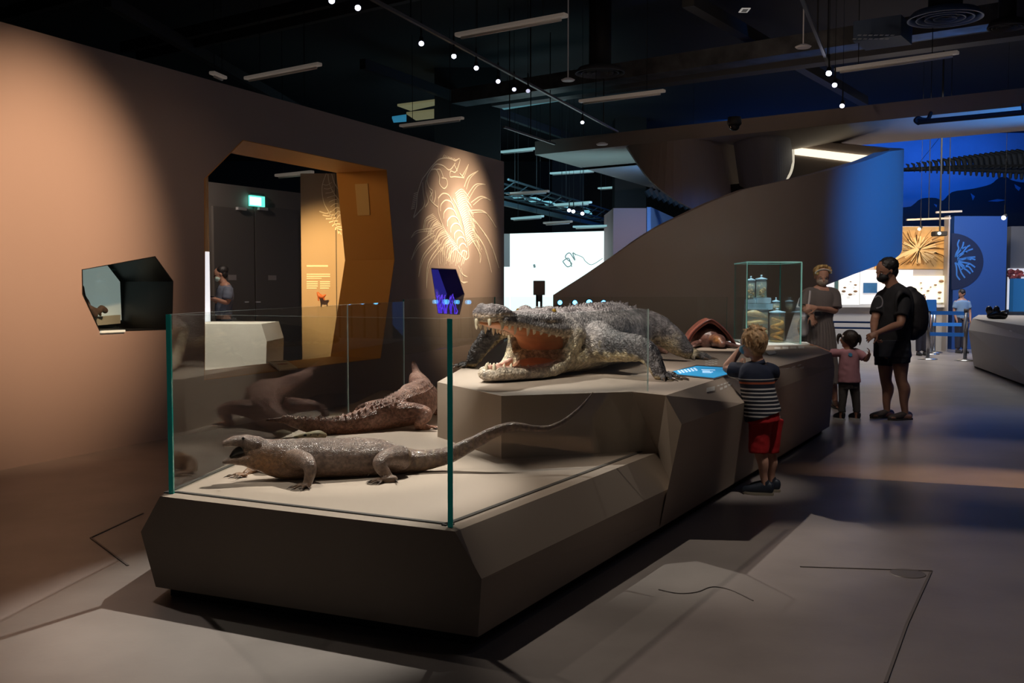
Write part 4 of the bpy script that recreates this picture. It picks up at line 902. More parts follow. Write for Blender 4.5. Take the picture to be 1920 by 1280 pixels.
for x, y, es, lb in [(1554, 137, 60, 'brightest spotlight, at the end of the short right track'), (1565, 159, 4, 'small dim spotlight just below the brightest one'), (1579, 198, 9, 'spotlight hanging lowest below the brightest one')]:
    P = H(x, y, 4.4); lamp(x, y, P.y, lb, CB, es, .042)
lamp(1882, 408, 20, 'round white spotlight beside the blue urchin panel', (.9, 1, 1), 5, .05); lamp(1724, 429, 22, 'small spotlight before the amber mural', (1, .95, .85), 3, .04)
for x, y, lb in [(1067, 394, 'left one of three small lights on the far truss'), (1075, 396, 'middle one of three small lights on the far truss'), (1092, 400, 'right one of three small lights on the far truss')]: lamp(x, y, 24, lb, (1, 1, .9), 5, .05)
lamp(1298, 385, 26, 'tiny blue spotlight under the soffit arm', (.2, .35, 1), 6, .04)
# dome camera under the soffit
c = D(1377, 236, 14.2); e = empty('dome_camera', c, 'small black dome camera on the long soffit beam', 'camera')
bm = NB(); ell(bm, c, (.075, .075, .07)); obj('dome', bm, mat('dome_black', (.02, .02, .025), .1), e, True)
bm = NB(); lathe(bm, c, [(0, .12), (.09, .12), (.10, .03), (.08, .0), (0, 0)], 20); obj('housing', bm, M_black, e, True)
# round air diffusers; the large right one has blue light painted into its colour
for x, y, rx, z, lb, mm in [(1125, 138, 46, 5.3, 'round ringed air diffuser in the middle of the ceiling', mat('diffuser_dark', (.09, .09, .1), .5)), (1772, 36, 66, 5.2, 'large round ringed air diffuser at upper right, catching blue light', mat('diffuser_blue_lit', (.10, .16, .3), .4)), (1888, 52, 34, 5.2, 'round dark duct mouth at the right top corner', M_dark)]:
    c = H(x, y, z); R = rx * c.y / F; e = empty('air_diffuser', c, lb, 'air diffuser')
    for k in range(4):
        bm = NB(); r = R * (1 - .23 * k); lathe(bm, c, [(r, 0), (r, .02), (r * .86, .10 + .02 * k), (r * .84, .10 + .02 * k), (r * .95, 0), (r, 0)], 40); obj('ring', bm, mm, e, True)
    bm = NB(); cyl(bm, c + Vector((0, 0, .05)), (c.x, c.y, 6.6), R * .45, n=20); obj('duct_neck', bm, M_black, e, True)
# sprinklers / detector discs
for x, y, lb in [(1065, 152, 'pale round detector beside the middle diffuser'), (1506, 90, 'pale oval detector left of the bright spotlight'), (1129, 272, 'small round downlight in the soffit beam')]:
    c = H(x, y, 5.0) if y < 200 else H(x, y, 4.29); bm = NB(); lathe(bm, c, [(0, 0), (.10, 0), (.12, .02), (.06, .05), (0, .05)], 20)
    if y < 200: cyl(bm, c + Vector((0, 0, .04)), (c.x, c.y, 6.6), .01, n=6)
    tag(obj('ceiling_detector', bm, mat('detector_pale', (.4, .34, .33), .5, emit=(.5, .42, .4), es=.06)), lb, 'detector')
# ceiling label plate
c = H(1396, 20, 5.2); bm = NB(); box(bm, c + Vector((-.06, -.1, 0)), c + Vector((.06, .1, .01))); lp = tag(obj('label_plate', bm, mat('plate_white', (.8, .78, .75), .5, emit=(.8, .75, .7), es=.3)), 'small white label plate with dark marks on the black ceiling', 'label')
bm = NB()
for k in range(3): box(bm, c + Vector((-.035, -.07 + .05 * k, -.004)), c + Vector((.035, -.045 + .05 * k, 0)))
obj('label_marks', bm, M_black, lp)
# ducts, trays and beams
M_duct = mat('duct_grey', (.10, .10, .105), .5, nscale=3, namt=.4); M_pipe = mat('pipe_black', (.03, .03, .032), .5)
def beam(P0, P1, z, wd, ht, m, name, lb, catg):
    a, b = H(*P0, z), H(*P1, z); bm = NB(); bar(bm, a, b, wd, ht); return tag(obj(name, bm, m), lb, catg)
beam((860, 184), (1930, 22), 5.6, .5, .3, M_duct, 'air_duct', 'long grey air duct crossing the whole ceiling behind the bright spotlight', 'duct')
beam((930, 196), (1930, 62), 5.5, .35, .12, mat('tray_grey', (.14, .14, .15), .5), 'cable_tray', 'broad metal cable tray running beside the long air duct', 'cable tray')
bt = beam((1612, 68), (1700, 56), 5.3, .7, .3, mat('duct_blue', (.08, .12, .2), .5), 'duct_section', 'wrapped duct section with small markings at upper right', 'duct')
cc = H(1650, 66, 5.14); bm = NB()
for j in range(2):
    for k in range(7): a = cc + Vector((-.35 + k * .08, j * .22 - .1, -.02)); bm = NB(); box(bm, a, a + Vector((.05, .05, .004))); obj('duct_mark', bm, mat('mark_pale', (.5, .55, .6), .5), bt)
for i, (p, q, z, w_, lb) in enumerate([((200, 0), (660, 262), 5.8, .14, 'black steel joist above the left wall'), ((0, 30), (330, -60), 6.0, .14, 'black steel joist across the upper left corner'), ((230, 90), (620, 0), 6.0, .12, 'second black joist across the upper left'),
      ((260, 105), (900, -40), 5.9, .12, 'third black joist across the upper left'), ((680, 120), (1080, 262), 5.9, .14, 'black joist behind the long lighting track'), ((1290, 0), (1620, 190), 5.9, .2, 'black joist crossing near the label plate')]):
    beam(p, q, z, w_, .2, M_pipe, 'ceiling_joist', lb, 'joist')
# bluish lit ceiling bays
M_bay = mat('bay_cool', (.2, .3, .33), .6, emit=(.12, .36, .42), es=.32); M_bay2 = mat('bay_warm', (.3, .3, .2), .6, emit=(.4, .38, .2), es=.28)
for P, m, lb in [([(935, 173), (985, 162), (1062, 146), (1130, 143), (1135, 152), (1040, 160), (940, 180)], M_bay, 'cool grey duct flank left of the middle diffuser'),
                 ([(935, 200), (1000, 190), (1090, 176), (1130, 160), (1150, 162), (1060, 188), (945, 206)], M_bay, 'lower cool duct flank by the long track'),
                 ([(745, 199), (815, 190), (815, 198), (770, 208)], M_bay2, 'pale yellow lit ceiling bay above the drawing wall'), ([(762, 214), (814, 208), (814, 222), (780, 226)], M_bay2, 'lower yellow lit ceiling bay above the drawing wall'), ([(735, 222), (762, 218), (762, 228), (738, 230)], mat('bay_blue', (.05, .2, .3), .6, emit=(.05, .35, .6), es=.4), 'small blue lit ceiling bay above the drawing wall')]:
    bm = NB(); prism(bm, [H(x, y, 5.7) for x, y in P], (0, 0, .05)); tag(obj('ceiling_panel', bm, m), lb, 'ceiling panel')
# far truss with skylight panels
a, b = H(935, 362, 3.9), H(1150, 418, 3.9)
tr = empty('truss', a, 'long far lighting truss with bluish panels above the projection screen', 'truss')
bm = NB()
for o_ in (-.25, .25):
    for z_ in (0, .35): cyl(bm, a + Vector((o_, 0, z_)), b + Vector((o_, 0, z_)), .03, n=8)
for k in range(24):
    p = a.lerp(b, k / 23); cyl(bm, p + Vector((-.25, 0, 0)), p + Vector((.25, 0, .35 * (k % 2))), .018, n=6)
obj('truss_frame', bm, mat('truss_steel', (.1, .16, .18), .4), tr)
M_pan = mat('panel_aqua', (.3, .6, .7), .5, emit=(.3, .85, 1), es=.55)
for P in [[(955, 366), (975, 365), (983, 371), (963, 372)], [(983, 373), (1005, 372), (1018, 378), (996, 379)], [(1016, 379), (1032, 379), (1042, 384), (1024, 385)], [(1042, 386), (1058, 385), (1066, 390), (1050, 391)], [(1090, 396), (1104, 396), (1110, 402), (1096, 402)]]:
    bm = NB(); prism(bm, [H(x, y, 4.1) for x, y in P], (0, 0, .04)); obj('light_panel', bm, M_pan, tr)
beam((930, 378), (1150, 428), 3.7, .12, .12, mat('rail_steel', (.12, .2, .22), .4), 'conduit', 'grey conduit below the far lighting truss', 'conduit')
bm = NB(); c = D(1318, 382, 27)
for k in range(10): cyl(bm, D(1215 + 10 * k, 355 + 3 * k, 26), D(1222 + 10 * k, 366 + 3.4 * k, 26), .12, n=8)
tag(obj('cable_bundle', bm, M_black), 'dark clutter of cables and fittings under the soffit arm', 'cables', kind=None)
# ================================================================== REPTILES
def pxs(*L): return [(D(x, y, Y), (r[0] if isinstance(r, tuple) else r) * Y / F, (r[1] if isinstance(r, tuple) else r) * Y / F) for x, y, Y, r in L]
ZV = Vector((0, 0, 1))
def foot(bm, base, fwd, side, n, L, r, spread=.9, claw=None, lift=0.0, heel=True):
    """splayed reptile foot: n toes resting on the surface, claws collected in claw"""
    base = Vector(base); fwd = Vector(fwd).normalized(); side = Vector(side).normalized()
    ell(bm, base, (r * 2.3, r * 2.3, r * 1.5), 12)
    for i in range(n):
        t = (i / (n - 1) - .5) * 2 * spread; d = (fwd * math.cos(t) + side * math.sin(t)).normalized(); l = L * (1 - .28 * abs(i / (n - 1) - .45) * 2)
        z0 = base.z; a = base + d * r * 1.2; b = base + d * l * .55 + ZV * (r * .7); c_ = base + d * l - ZV * (z0 - 0)
        c_ = Vector(((base + d * l).x, (base + d * l).y, base.z - r * .5))
        tube(bm, [(a, r * 1.0), (b, r * .85), (c_, r * .62)], n=8, k=3)
        if claw is not None: claw.append(NB()); tube(claw[-1], [(c_ + ZV * r * .2, r * .45), (c_ + d * r * 1.5 + ZV * r * .1, r * .3), (c_ + d * r * 3.0 - ZV * r * .5, r * .05)], n=6, k=2)
# ---- monitor lizard ------------------------------------------------------
YZ = 5.3
liz = empty('monitor_lizard', H(620, 905, ZL), 'brown grey monitor lizard with open mouth at the front of the glass enclosure', 'lizard')
bm = NB(); Z0 = ZL
bodyL = [(470, 838, 5.22, (20, 22)), (495, 852, 5.24, (28, 32)), (530, 860, 5.26, (35, 38)), (575, 859, 5.3, (41, 39)), (640, 858, 5.36, (44, 38)), (700, 858, 5.42, (42, 37)), (740, 862, 5.46, (34, 30)), (772, 864, 5.48, (22, 23)), (805, 861, 5.5, (17, 19)), (845, 851, 5.52, (13, 16)), (890, 829, 5.54, (10, 13)), (930, 808, 5.56, (8, 11)),
        (965, 799, 5.58, (7, 8.5)), (1000, 803, 5.6, (6, 7)), (1030, 802, 5.62, (5, 6)), (1060, 788, 5.64, (4, 5)), (1090, 762, 5.66, (3, 3.5)), (1112, 735, 5.68, (1.4, 1.6))]
tube(bm, pxs(*bodyL), side=(0, 1, 0), n=24, k=5)
tube(bm, pxs((482, 833, 5.22, (20, 16)), (458, 826, 5.2, (17, 12)), (438, 827, 5.18, (14, 9.5)), (423, 831, 5.17, (10, 7))), side=(0, 1, 0), n=16)
tube(bm, pxs((480, 862, 5.22, (20, 20)), (461, 861, 5.2, (15, 14)), (445, 862, 5.19, (12, 10)), (431, 863, 5.18, (10, 7.5)), (421, 866, 5.17, (8, 5))), side=(0, 1, 0), n=16)
cl = []
def fh3(x, y, z=.462): return H(x, y, z)
# near fore leg
tube(bm, pxs((545, 862, 5.22, 21), (568, 862, 5.12, 17), (580, 872, 5.06, 14), (581, 890, 5.05, 11), (577, 905, 5.05, 9)), n=14); foot(bm, fh3(574, 910), (-.55, -.8, 0), (.8, -.5, 0), 5, .085, .0085, 1.0, cl)
# far fore leg
tube(bm, pxs((505, 866, 5.45, 18), (487, 872, 5.5, 13), (470, 884, 5.45, 10), (462, 889, 5.42, 9)), n=14); foot(bm, fh3(458, 890), (-.9, -.3, 0), (.3, -.9, 0), 5, .085, .0085, .95, cl)
# near hind leg
tube(bm, pxs((748, 858, 5.36, 25), (722, 860, 5.26, 17), (712, 870, 5.2, 14), (722, 886, 5.2, 11), (731, 897, 5.2, 9)), n=14)
tube(bm, [(fh3(738, 898, .465), .022), (fh3(722, 899, .465), .02)], n=10); foot(bm, fh3(722, 900), (-.85, -.5, 0), (.5, -.8, 0), 5, .085, .0085, .7, cl)
cl.append(NB()); tube(cl[-1], [(fh3(742, 900), .005), (fh3(746, 905), .001)], n=6)
# far hind leg
tube(bm, pxs((750, 866, 5.7, 20), (722, 876, 5.85, 13), (706, 888, 5.75, 9)), n=12); foot(bm, fh3(702, 888), (-.9, -.1, 0), (.2, -.9, 0), 5, .08, .0085, .8, cl)
def lcol(co, no):
    n1 = nz(co, 7); n2 = nz(co, 28, 3); z = co[:, 2] - Z0; px = co[:, 0] / co[:, 1] * F + 960
    c = mixc((.10, .062, .046), (.225, .155, .125), .5 + .7 * n1 + .5 * n2)
    or_ = np.clip(1 - np.abs(px - 490) / 75, 0, 1) * np.clip((.20 - z) / .1, 0, 1) * .9; c2 = c * (1 - or_[:, None]) + np.array([.33, .15, .05])[None] * or_[:, None]
    be = np.clip((.09 - z) / .1, 0, 1) * .6; c2 = c2 * (1 - be[:, None]) + np.array([.22, .13, .07])[None] * be[:, None]
    band = (np.sin(px * .42) > .55) & (px > 765); c2[band] = c2[band] * .62 + np.array([.17, .12, .06]) * .5
    return c2
fuse('body', bm, .0055, mat('lizard_skin', (.3, .25, .2), .36, coat=.25, attr='skin', nscale=60, namt=.25, vor=.35, vscale=130, bump=.25, bscale=35), liz, 4, color=lcol, disp=lambda c, n: .0028 * nz(c, 22))
for b_ in cl: obj('claw', b_, mat('claw_dark', (.06, .045, .04), .35), liz, True)
bm = NB(); tube(bm, pxs((470, 845, 5.22, (10, 10)), (455, 844, 5.2, (10, 10)), (443, 848, 5.19, (7, 8)), (434, 855, 5.185, (5.5, 4))), side=(0, 1, 0), n=12); obj('mouth_lining', bm, mat('mouth_black', (.02, .016, .015), .4), liz, True)
bm = NB(); ell(bm, D(456, 822, 5.115), (.008, .006, .008), 12); obj('eye', bm, mat('eye_black', (.01, .01, .01), .1), liz, True)
# ---- slender snouted crocodile (long tail to the left) --------------------
gh = empty('slender_crocodile', H(700, 812, ZL), 'reddish brown slender snouted crocodile lying behind the lizard, snout raised away', 'crocodile')
bm = NB()
G_ = [(500, 787, 6.75, (2, 3)), (530, 788, 6.77, (3.5, 6)), (548, 791, 6.8, (6, 10)), (580, 797, 6.85, (9, 15)), (620, 800, 6.92, (13, 18)), (660, 795, 7.0, (17, 21)), (695, 785, 7.1, (23, 25)), (725, 776, 7.2, (29, 28)), (752, 767, 7.32, (36, 31)), (777, 756, 7.45, (40, 33)), (790, 743, 7.6, (34, 29)), (791, 731, 7.8, (23, 21)), (787, 718, 7.95, (21, 16)), (783, 707, 8.1, (16, 10))]
tube(bm, pxs(*G_), side=(.5, .85, 0), n=24, k=5)
tube(bm, pxs((786, 712, 8.0, (16, 9)), (781, 700, 8.12, (9, 8)), (778, 690, 8.2, (6.5, 6)), (776, 681, 8.28, (5.5, 5))), side=(1, 0, 0), n=12)
P_ = [s[0] for s in pxs(*G_)]; S_ = pxs(*G_)
random.seed(2)
Q_ = cat([(*p, a, b) for p, a, b in S_], 9)
for i in range(8, len(Q_) - 26):      # rows of back scutes
    q = Q_[i]; p = Vector(q[:3]); t = (Vector(Q_[i + 1][:3]) - p).normalized(); s = t.cross(ZV).normalized(); u = s.cross(t)
    u = -u if u.z < 0 else u; tail = i < 55
    for k in ((-.35, .35) if tail else (-.75, -.45, -.15, .15, .45, .75)):
        if tail and i % 3: continue
        if not tail and i % 2: continue
        a_ = k * 1.0; c0 = p + s * (q[3] * math.sin(a_)) + u * (q[4] * math.cos(a_)); nn_ = (s * math.sin(a_) + u * math.cos(a_)); h_ = .028 if tail else .024
        tube(bm, [(c0 - nn_ * .01 - t * .008, .012, .007), (c0 + nn_ * h_ + t * .01, .004, .002)], side=t, n=6, k=1)
cl = []
tube(bm, pxs((748, 772, 7.2, 20), (775, 769, 7.15, 15), (798, 772, 7.12, 11), (800, 780, 7.1, 10), (789, 790, 7.1, 10), (785, 797, 7.1, 9)), n=14)
tube(bm, [(H(786, 800, .47), .03), (H(800, 801, .465), .026)], n=10); foot(bm, H(800, 801, .462), (.95, .1, 0), (.1, -.95, 0), 5, .10, .010, .5, cl)
tube(bm, pxs((795, 745, 7.6, 16), (812, 745, 7.65, 11), (822, 752, 7.7, 9), (818, 768, 7.75, 8)), n=12); foot(bm, H(818, 775, .462), (.9, .2, 0), (.1, -.95, 0), 5, .09, .010, .6, cl)
tube(bm, pxs((720, 762, 7.5, 16), (692, 762, 7.6, 10), (674, 768, 7.6, 8), (668, 785, 7.6, 8)), n=12); foot(bm, H(666, 790, .462), (-.9, -.2, 0), (.1, -.95, 0), 5, .09, .010, .6, cl)
def gcol(co, no):
    n1 = nz(co, 9); n2 = nz(co, 40, 3); c = mixc((.20, .085, .06), (.46, .27, .21), .5 + .7 * n1 + .5 * n2); z = co[:, 2] - ZL
    o = (np.clip((.07 - z) / .06, 0, 1) * .5)[:, None]; return c * (1 - o) + np.array([.42, .17, .07])[None] * o
fuse('body', bm, .0075, mat('slender_croc_skin', (.3, .2, .2), .42, attr='skin', nscale=50, namt=.3, vor=.5, vscale=75), gh, 2, color=gcol)
for b_ in cl: obj('claw', b_, MATS['claw_dark'], gh, True)
# small skull lying behind the lizard
sk = empty('reptile_skull', H(575, 822, ZL), 'small pale yellow reptile skull between the lizard and the crocodile tail', 'skull')
bm = NB(); c = H(582, 822, ZL); k = c.y / F
tube(bm, [(c + Vector((-28 * k, 0, 3 * k)), 3 * k, 3 * k), (c + Vector((-8 * k, 0, 6 * k)), 9 * k, 5 * k), (c + Vector((14 * k, 0, 8 * k)), 13 * k, 8 * k), (c + Vector((26 * k, 0, 6 * k)), 9 * k, 5 * k)], side=(0, 1, 0), n=14)
obj('cranium', bm, mat('bone', (.6, .5, .32), .5, nscale=30, namt=.3, bump=.3, bscale=60), sk, True)
for dx, r in ((-8, 3.2), (4, 4), (16, 4)):
    bm = NB(); ell(bm, c + Vector((dx * k, -8.2 * k - abs(dx) * .1 * k, 8 * k)), (r * k, 3 * k, r * .7 * k), 10); obj('eye_socket', bm, MATS['mouth_black'], sk, True)
# ---- great crocodile with open mouth --------------------------------------
cr = empty('saltwater_crocodile', (.6, 7.6, ZH), 'huge grey and yellow crocodile with gaping mouth on the high platform', 'crocodile')
CO = Vector((.42, 7.55, ZH)); cf = Vector((-.59, -.81, 0)).normalized(); cs = Vector((.81, -.59, 0)).normalized()
def CB_(a, s, h): return CO - cf * a + cs * s + ZV * h
HO = Vector((.25, 7.42, ZH)); hf = Vector((-.5, -.866, 0)); hs_ = Vector((.866, -.5, 0))
def HB(a, s, h): return HO + hf * a + hs_ * s + ZV * h
bm = NB()
tube(bm, [(HB(-.02, 0, .30), .24, .18), (CB_(.12, -.04, .27), .29, .21), (CB_(.35, -.06, .26), .33, .24), (CB_(.8, -.16, .26), .36, .25), (CB_(1.25, -.34, .25), .33, .235), (CB_(1.6, -.52, .2), .25, .2), (CB_(2.0, -.8, .16), .2, .16), (CB_(2.4, -1.2, .13), .15, .14), (CB_(2.7, -1.7, .1), .09, .11), (CB_(2.8, -2.1, .06), .03, .05)], side=cs, n=36, k=6)
# upper skull: long, flat, wide at the cheeks, bulbous tip
up = [(.0, .345, .25, .12), (.12, .385, .235, .10), (.25, .405, .21, .075), (.42, .41, .17, .058), (.58, .425, .135, .052), (.68, .445, .125, .056), (.76, .465, .13, .064), (.85, .462, .10, .058)]
tube(bm, [(HB(a, 0, h), ru, rv) for a, h, ru, rv in up], side=hs_, n=28, k=5)
for s in (-1, 1):
    tube(bm, [(HB(.0, s * .2, .34), .07), (HB(.14, s * .21, .335), .05), (HB(.3, s * .18, .345), .038), (HB(.5, s * .135, .38), .03), (HB(.64, s * .115, .40), .03), (HB(.78, s * .10, .415), .032)], n=12)
    ell(bm, HB(.14, s * .10, .475), (.05, .05, .035)); ell(bm, HB(.83, s * .04, .51), (.035, .035, .02))
    tube(bm, [(HB(.0, s * .24, .30), .075, .10), (HB(.05, s * .235, .20), .055, .08), (HB(.15, s * .22, .10), .045, .06), (HB(.3, s * .20, .055), .04, .045), (HB(.45, s * .165, .05), .04, .042), (HB(.62, s * .12, .055), .04, .042), (HB(.76, s * .06, .06), .045, .045)], side=hs_, n=14)
tube(bm, [(CB_(.25, 0, .16), .30, .155), (HB(.02, 0, .12), .27, .12), (HB(.15, 0, .055), .24, .055), (HB(.3, 0, .035), .20, .032), (HB(.45, 0, .032), .165, .03), (HB(.62, 0, .035), .13, .032), (HB(.80, 0, .05), .085, .042)], side=hs_, n=28, k=5)
# crest scutes
for i in range(26):
    a = .25 + i * .05; so = float(np.interp(a, [.1, .35, .8, 1.25, 1.6], [-.04, -.06, -.16, -.34, -.52]))
    for s in (-.18, -.1, -.03, .05, .12, .2):
        b = CB_(a, s + so, .255 + .243 * math.sqrt(1 - (s / .37) ** 2)); tube(bm, [(b - ZV * .02, .022, .012), (b + ZV * .022 - cf * .010, .010, .006)], side=cf, n=6, k=1)
for i in range(5):
    for s in (-.12, -.05, .05, .12): b = HB(-.08 - .05 * i, s, .47 - .002 * i); ell(bm, b, (.02, .02, .028), 8)
cl = []
def F_(x, y): return H(x, y, ZH + .02)
# near fore leg
tube(bm, pxs((1120, 640, 7.45, 40), (1160, 650, 7.28, (28, 31)), (1195, 652, 7.12, (24, 26)), (1217, 664, 7.03, (20, 21)), (1228, 682, 6.98, 17), (1236, 698, 6.96, 14)), n=20)
foot(bm, F_(1239, 705), (.75, -.55, 0), (.55, .8, 0), 5, .16, .023, .95, cl)
# far fore leg
tube(bm, pxs((1010, 625, 7.95, 34), (965, 612, 8.05, 24), (935, 617, 8.06, 20), (913, 637, 8.04, 19), (896, 660, 8.0, 16), (886, 676, 7.97, 12)), n=18)
foot(bm, F_(885, 684), (-.95, -.15, 0), (.1, -.95, 0), 5, .15, .018, .8, cl)
# near hind leg
tube(bm, pxs((1190, 610, 8.7, 34), (1225, 615, 8.75, 30), (1252, 630, 8.75, (24, 26)), (1272, 646, 8.72, 21), (1285, 655, 8.7, 15)), n=20)
tube(bm, [(F_(1285, 664) + ZV * .03, .07, .05), (F_(1298, 668) + ZV * .01, .07, .04)], n=12); foot(bm, F_(1298, 668), (.6, -.7, 0), (.7, .6, 0), 4, .20, .032, .8, cl)
# far hind leg (behind the body)
tube(bm, [(CB_(1.3, -.25, .2), .16), (CB_(1.15, -.6, .25), .12), (CB_(1.3, -.75, .12), .09), (CB_(1.35, -.8, .04), .06)], n=16); foot(bm, CB_(1.35, -.82, .02), cf - cs * .4, cs, 4, .17, .018, .7, cl)
def ccol(co, no):
    n1 = nz(co, 5); n2 = nz(co, 22, 3); n3 = nz(co, 70, 9); h = co[:, 2] - ZH
    rel = np.stack([co[:, 0] - CO.x, co[:, 1] - CO.y], 1); a = -(rel[:, 0] * cf.x + rel[:, 1] * cf.y); s = rel[:, 0] * cs.x + rel[:, 1] * cs.y; leg = (s > np.where(a > .8, .12, .26)) | (s < -.42); leg &= ((co[:, 0] - HO.x) * hf.x + (co[:, 1] - HO.y) * hf.y) < -.05
    rh = (co[:, 0] - HO.x) * hf.x + (co[:, 1] - HO.y) * hf.y
    c = mixc((.12, .112, .115), (.37, .335, .33), .45 + .6 * n1 + .5 * n2 + .3 * n3)
    lim = np.where(rh > -.05, .30, .17 + .02 * np.clip(a, 0, 3)); lim = np.where((np.abs(s) > .5) & (rh < 0), .11, lim); far = np.where((a > 1.0) & (np.abs(s) > .3), .22, lim)
    y = 1 / (1 + np.exp(-(far - h + .06 * n1 + .05 * n2) / .025)); y = y * np.clip(.75 + .7 * n2, 0, 1)
    ye = mixc((.50, .37, .15), (.72, .62, .42), .5 + n2 + .6 * n3); pale = np.clip((rh - .1) / .3, 0, 1)[:, None] * .75; ye = ye * (1 - pale) + np.array([.74, .62, .50])[None] * pale
    c = c * (1 - y[:, None]) + ye * y[:, None]
    yl = np.clip((-no[:, 2] - .32 + .25 * n2) / .3, 0, 1) * np.clip(1.2 + n3, 0, 1); gl = mixc((.05, .05, .055), (.20, .185, .185), .45 + .6 * n1 + .6 * n2 + .3 * n3); lc = gl * (1 - yl[:, None]) + ye * yl[:, None]; hsd = (co[:, 0] - HO.x) * hs_.x + (co[:, 1] - HO.y) * hs_.y; lw = np.clip((s - np.where(a > .8, .12, .28)) / .08, 0, 1) * ((rh < -.02) | (hsd > .38)); lw = np.maximum(lw, np.clip((-.42 - s) / .05, 0, 1) * (rh < -.02)); c = c * (1 - lw[:, None]) + lc * lw[:, None]
    lip = np.clip((.15 - no[:, 2]) / .3, 0, 1) * (rh > .06) * (h > .27) * np.clip(.8 + n3, 0, 1); c = c * (1 - lip[:, None]) + np.array([.62, .50, .36])[None] * lip[:, None]
    dk = ((n3 + n2) > .62) & (y > .3); c[dk] *= .6
    return c
def cdis(co, no):
    n = nz(co, 11); h = co[:, 2] - ZH; rel = np.stack([co[:, 0] - CO.x, co[:, 1] - CO.y], 1); a = -(rel[:, 0] * cf.x + rel[:, 1] * cf.y); s = rel[:, 0] * cs.x + rel[:, 1] * cs.y
    fold = np.abs(nz(co * np.array([1, 1, .35]), 30, 5)); thr = np.clip(1 - np.abs(a - .05) / .3, 0, 1) * np.clip(1 - np.abs(h - .2) / .25, 0, 1)
    leg = np.clip((np.abs(s) - .45) / .1, 0, 1); rid = np.sin((s * 1.0 + h * .9) * 150 + 5 * n)
    return .006 * n + .004 * nz(co, 30, 2) - .014 * fold * thr + .004 * rid * leg
fuse('body', bm, .0095, mat('croc_skin', (.3, .3, .25), .55, attr='skin', nscale=45, namt=.28, vor=.55, vscale=42, bump=.3, bscale=60), cr, 2, disp=cdis, color=ccol)
for b_ in cl: obj('claw', b_, mat('claw_horn', (.16, .12, .09), .35), cr, True)
# mouth lining and tongue
M_mouth = mat('mouth_tan', (.55, .235, .10), .45, nscale=9, namt=.2, bump=.3, bscale=25)
bm = NB(); tube(bm, [(HB(-.02, 0, .22), .21, .11), (HB(.06, 0, .235), .20, .09), (HB(.14, 0, .29), .18, .07), (HB(.3, 0, .335), .16, .04), (HB(.5, 0, .365), .12, .03), (HB(.68, 0, .385), .10, .03), (HB(.8, 0, .40), .08, .02)], side=hs_, n=20); obj('palate', bm, M_mouth, cr, True)
bm = NB(); tube(bm, [(HB(-.03, 0, .15), .20, .11), (HB(.08, 0, .10), .19, .075), (HB(.22, 0, .07), .16, .035), (HB(.42, 0, .055), .12, .025), (HB(.58, 0, .055), .08, .02), (HB(.66, 0, .055), .03, .012)], side=hs_, n=20); obj('tongue', bm, mat('tongue_tan', (.62, .30, .16), .45, nscale=9, namt=.2), cr, True)
bm = NB()
for s in (-1, 1): tube(bm, [(HB(.03, s * .21, .24), .03, .05), (HB(.10, s * .205, .155), .025, .04), (HB(.2, s * .195, .10), .022, .026), (HB(.45, s * .145, .082), .022, .02), (HB(.62, s * .10, .085), .024, .02), (HB(.76, s * .03, .095), .026, .022)], side=hs_, n=10)
obj('gums', bm, mat('gum_pink', (.70, .42, .33), .45, nscale=20, namt=.3, bump=.5, bscale=40), cr, True)
M_tooth = mat('tooth_ivory', (.85, .76, .56), .3)
up_t = [(.14, .21, .29, .015), (.22, .205, .305, .018), (.30, .185, .308, .016), (.38, .165, .325, .018), (.45, .148, .335, .022), (.52, .138, .35, .045), (.60, .124, .365, .02), (.66, .118, .37, .05), (.73, .115, .378, .022), (.80, .10, .385, .03), (.88, .05, .40, .015)]
lo_t = [(.20, .20, .105, .014), (.28, .19, .09, .016), (.36, .175, .085, .016), (.44, .155, .085, .018), (.52, .135, .088, .02), (.60, .115, .09, .022), (.67, .09, .095, .03), (.72, .065, .10, .024), (.79, .03, .10, .03)]
for s in (-1, 1):
    for a, l, h, L_ in up_t:
        bm = NB(); tube(bm, [(HB(a, s * l, h + .02), .013), (HB(a, s * l, h - L_ * .5), .010), (HB(a + .005, s * l * .97, h - L_), .003)], n=8, k=2); obj('tooth', bm, M_tooth, cr, True)
    for a, l, h, L_ in lo_t:
        bm = NB(); tube(bm, [(HB(a, s * l, h - .01), .013), (HB(a, s * l, h + L_ * .5), .010), (HB(a - .005, s * l * 1.02, h + L_), .003)], n=8, k=2); obj('tooth', bm, M_tooth, cr, True)
for s in (-1, 1):
    bm = NB(); ell(bm, HB(.155, s * .145, .468), (.018, .018, .018), 12); obj('eye', bm, mat('eye_amber', (.25, .15, .02), .1), cr, True)
# small curled creature lying near the croc: pinkish model on the platform left of hind leg
bm = NB(); tube(bm, [(H(1232, 652, ZH + .03), .025), (H(1243, 654, ZH + .04), .04), (H(1252, 656, ZH + .03), .03)], n=10); tube(bm, [(H(1236, 657, ZH + .02), .015), (H(1250, 660, ZH + .02), .018)], n=8)
tag(fuse('small_turtle', bm, .01, mat('model_pink', (.4, .22, .17), .5), None, 3), 'small pinkish brown model lying under the crocodile hind leg', 'model')
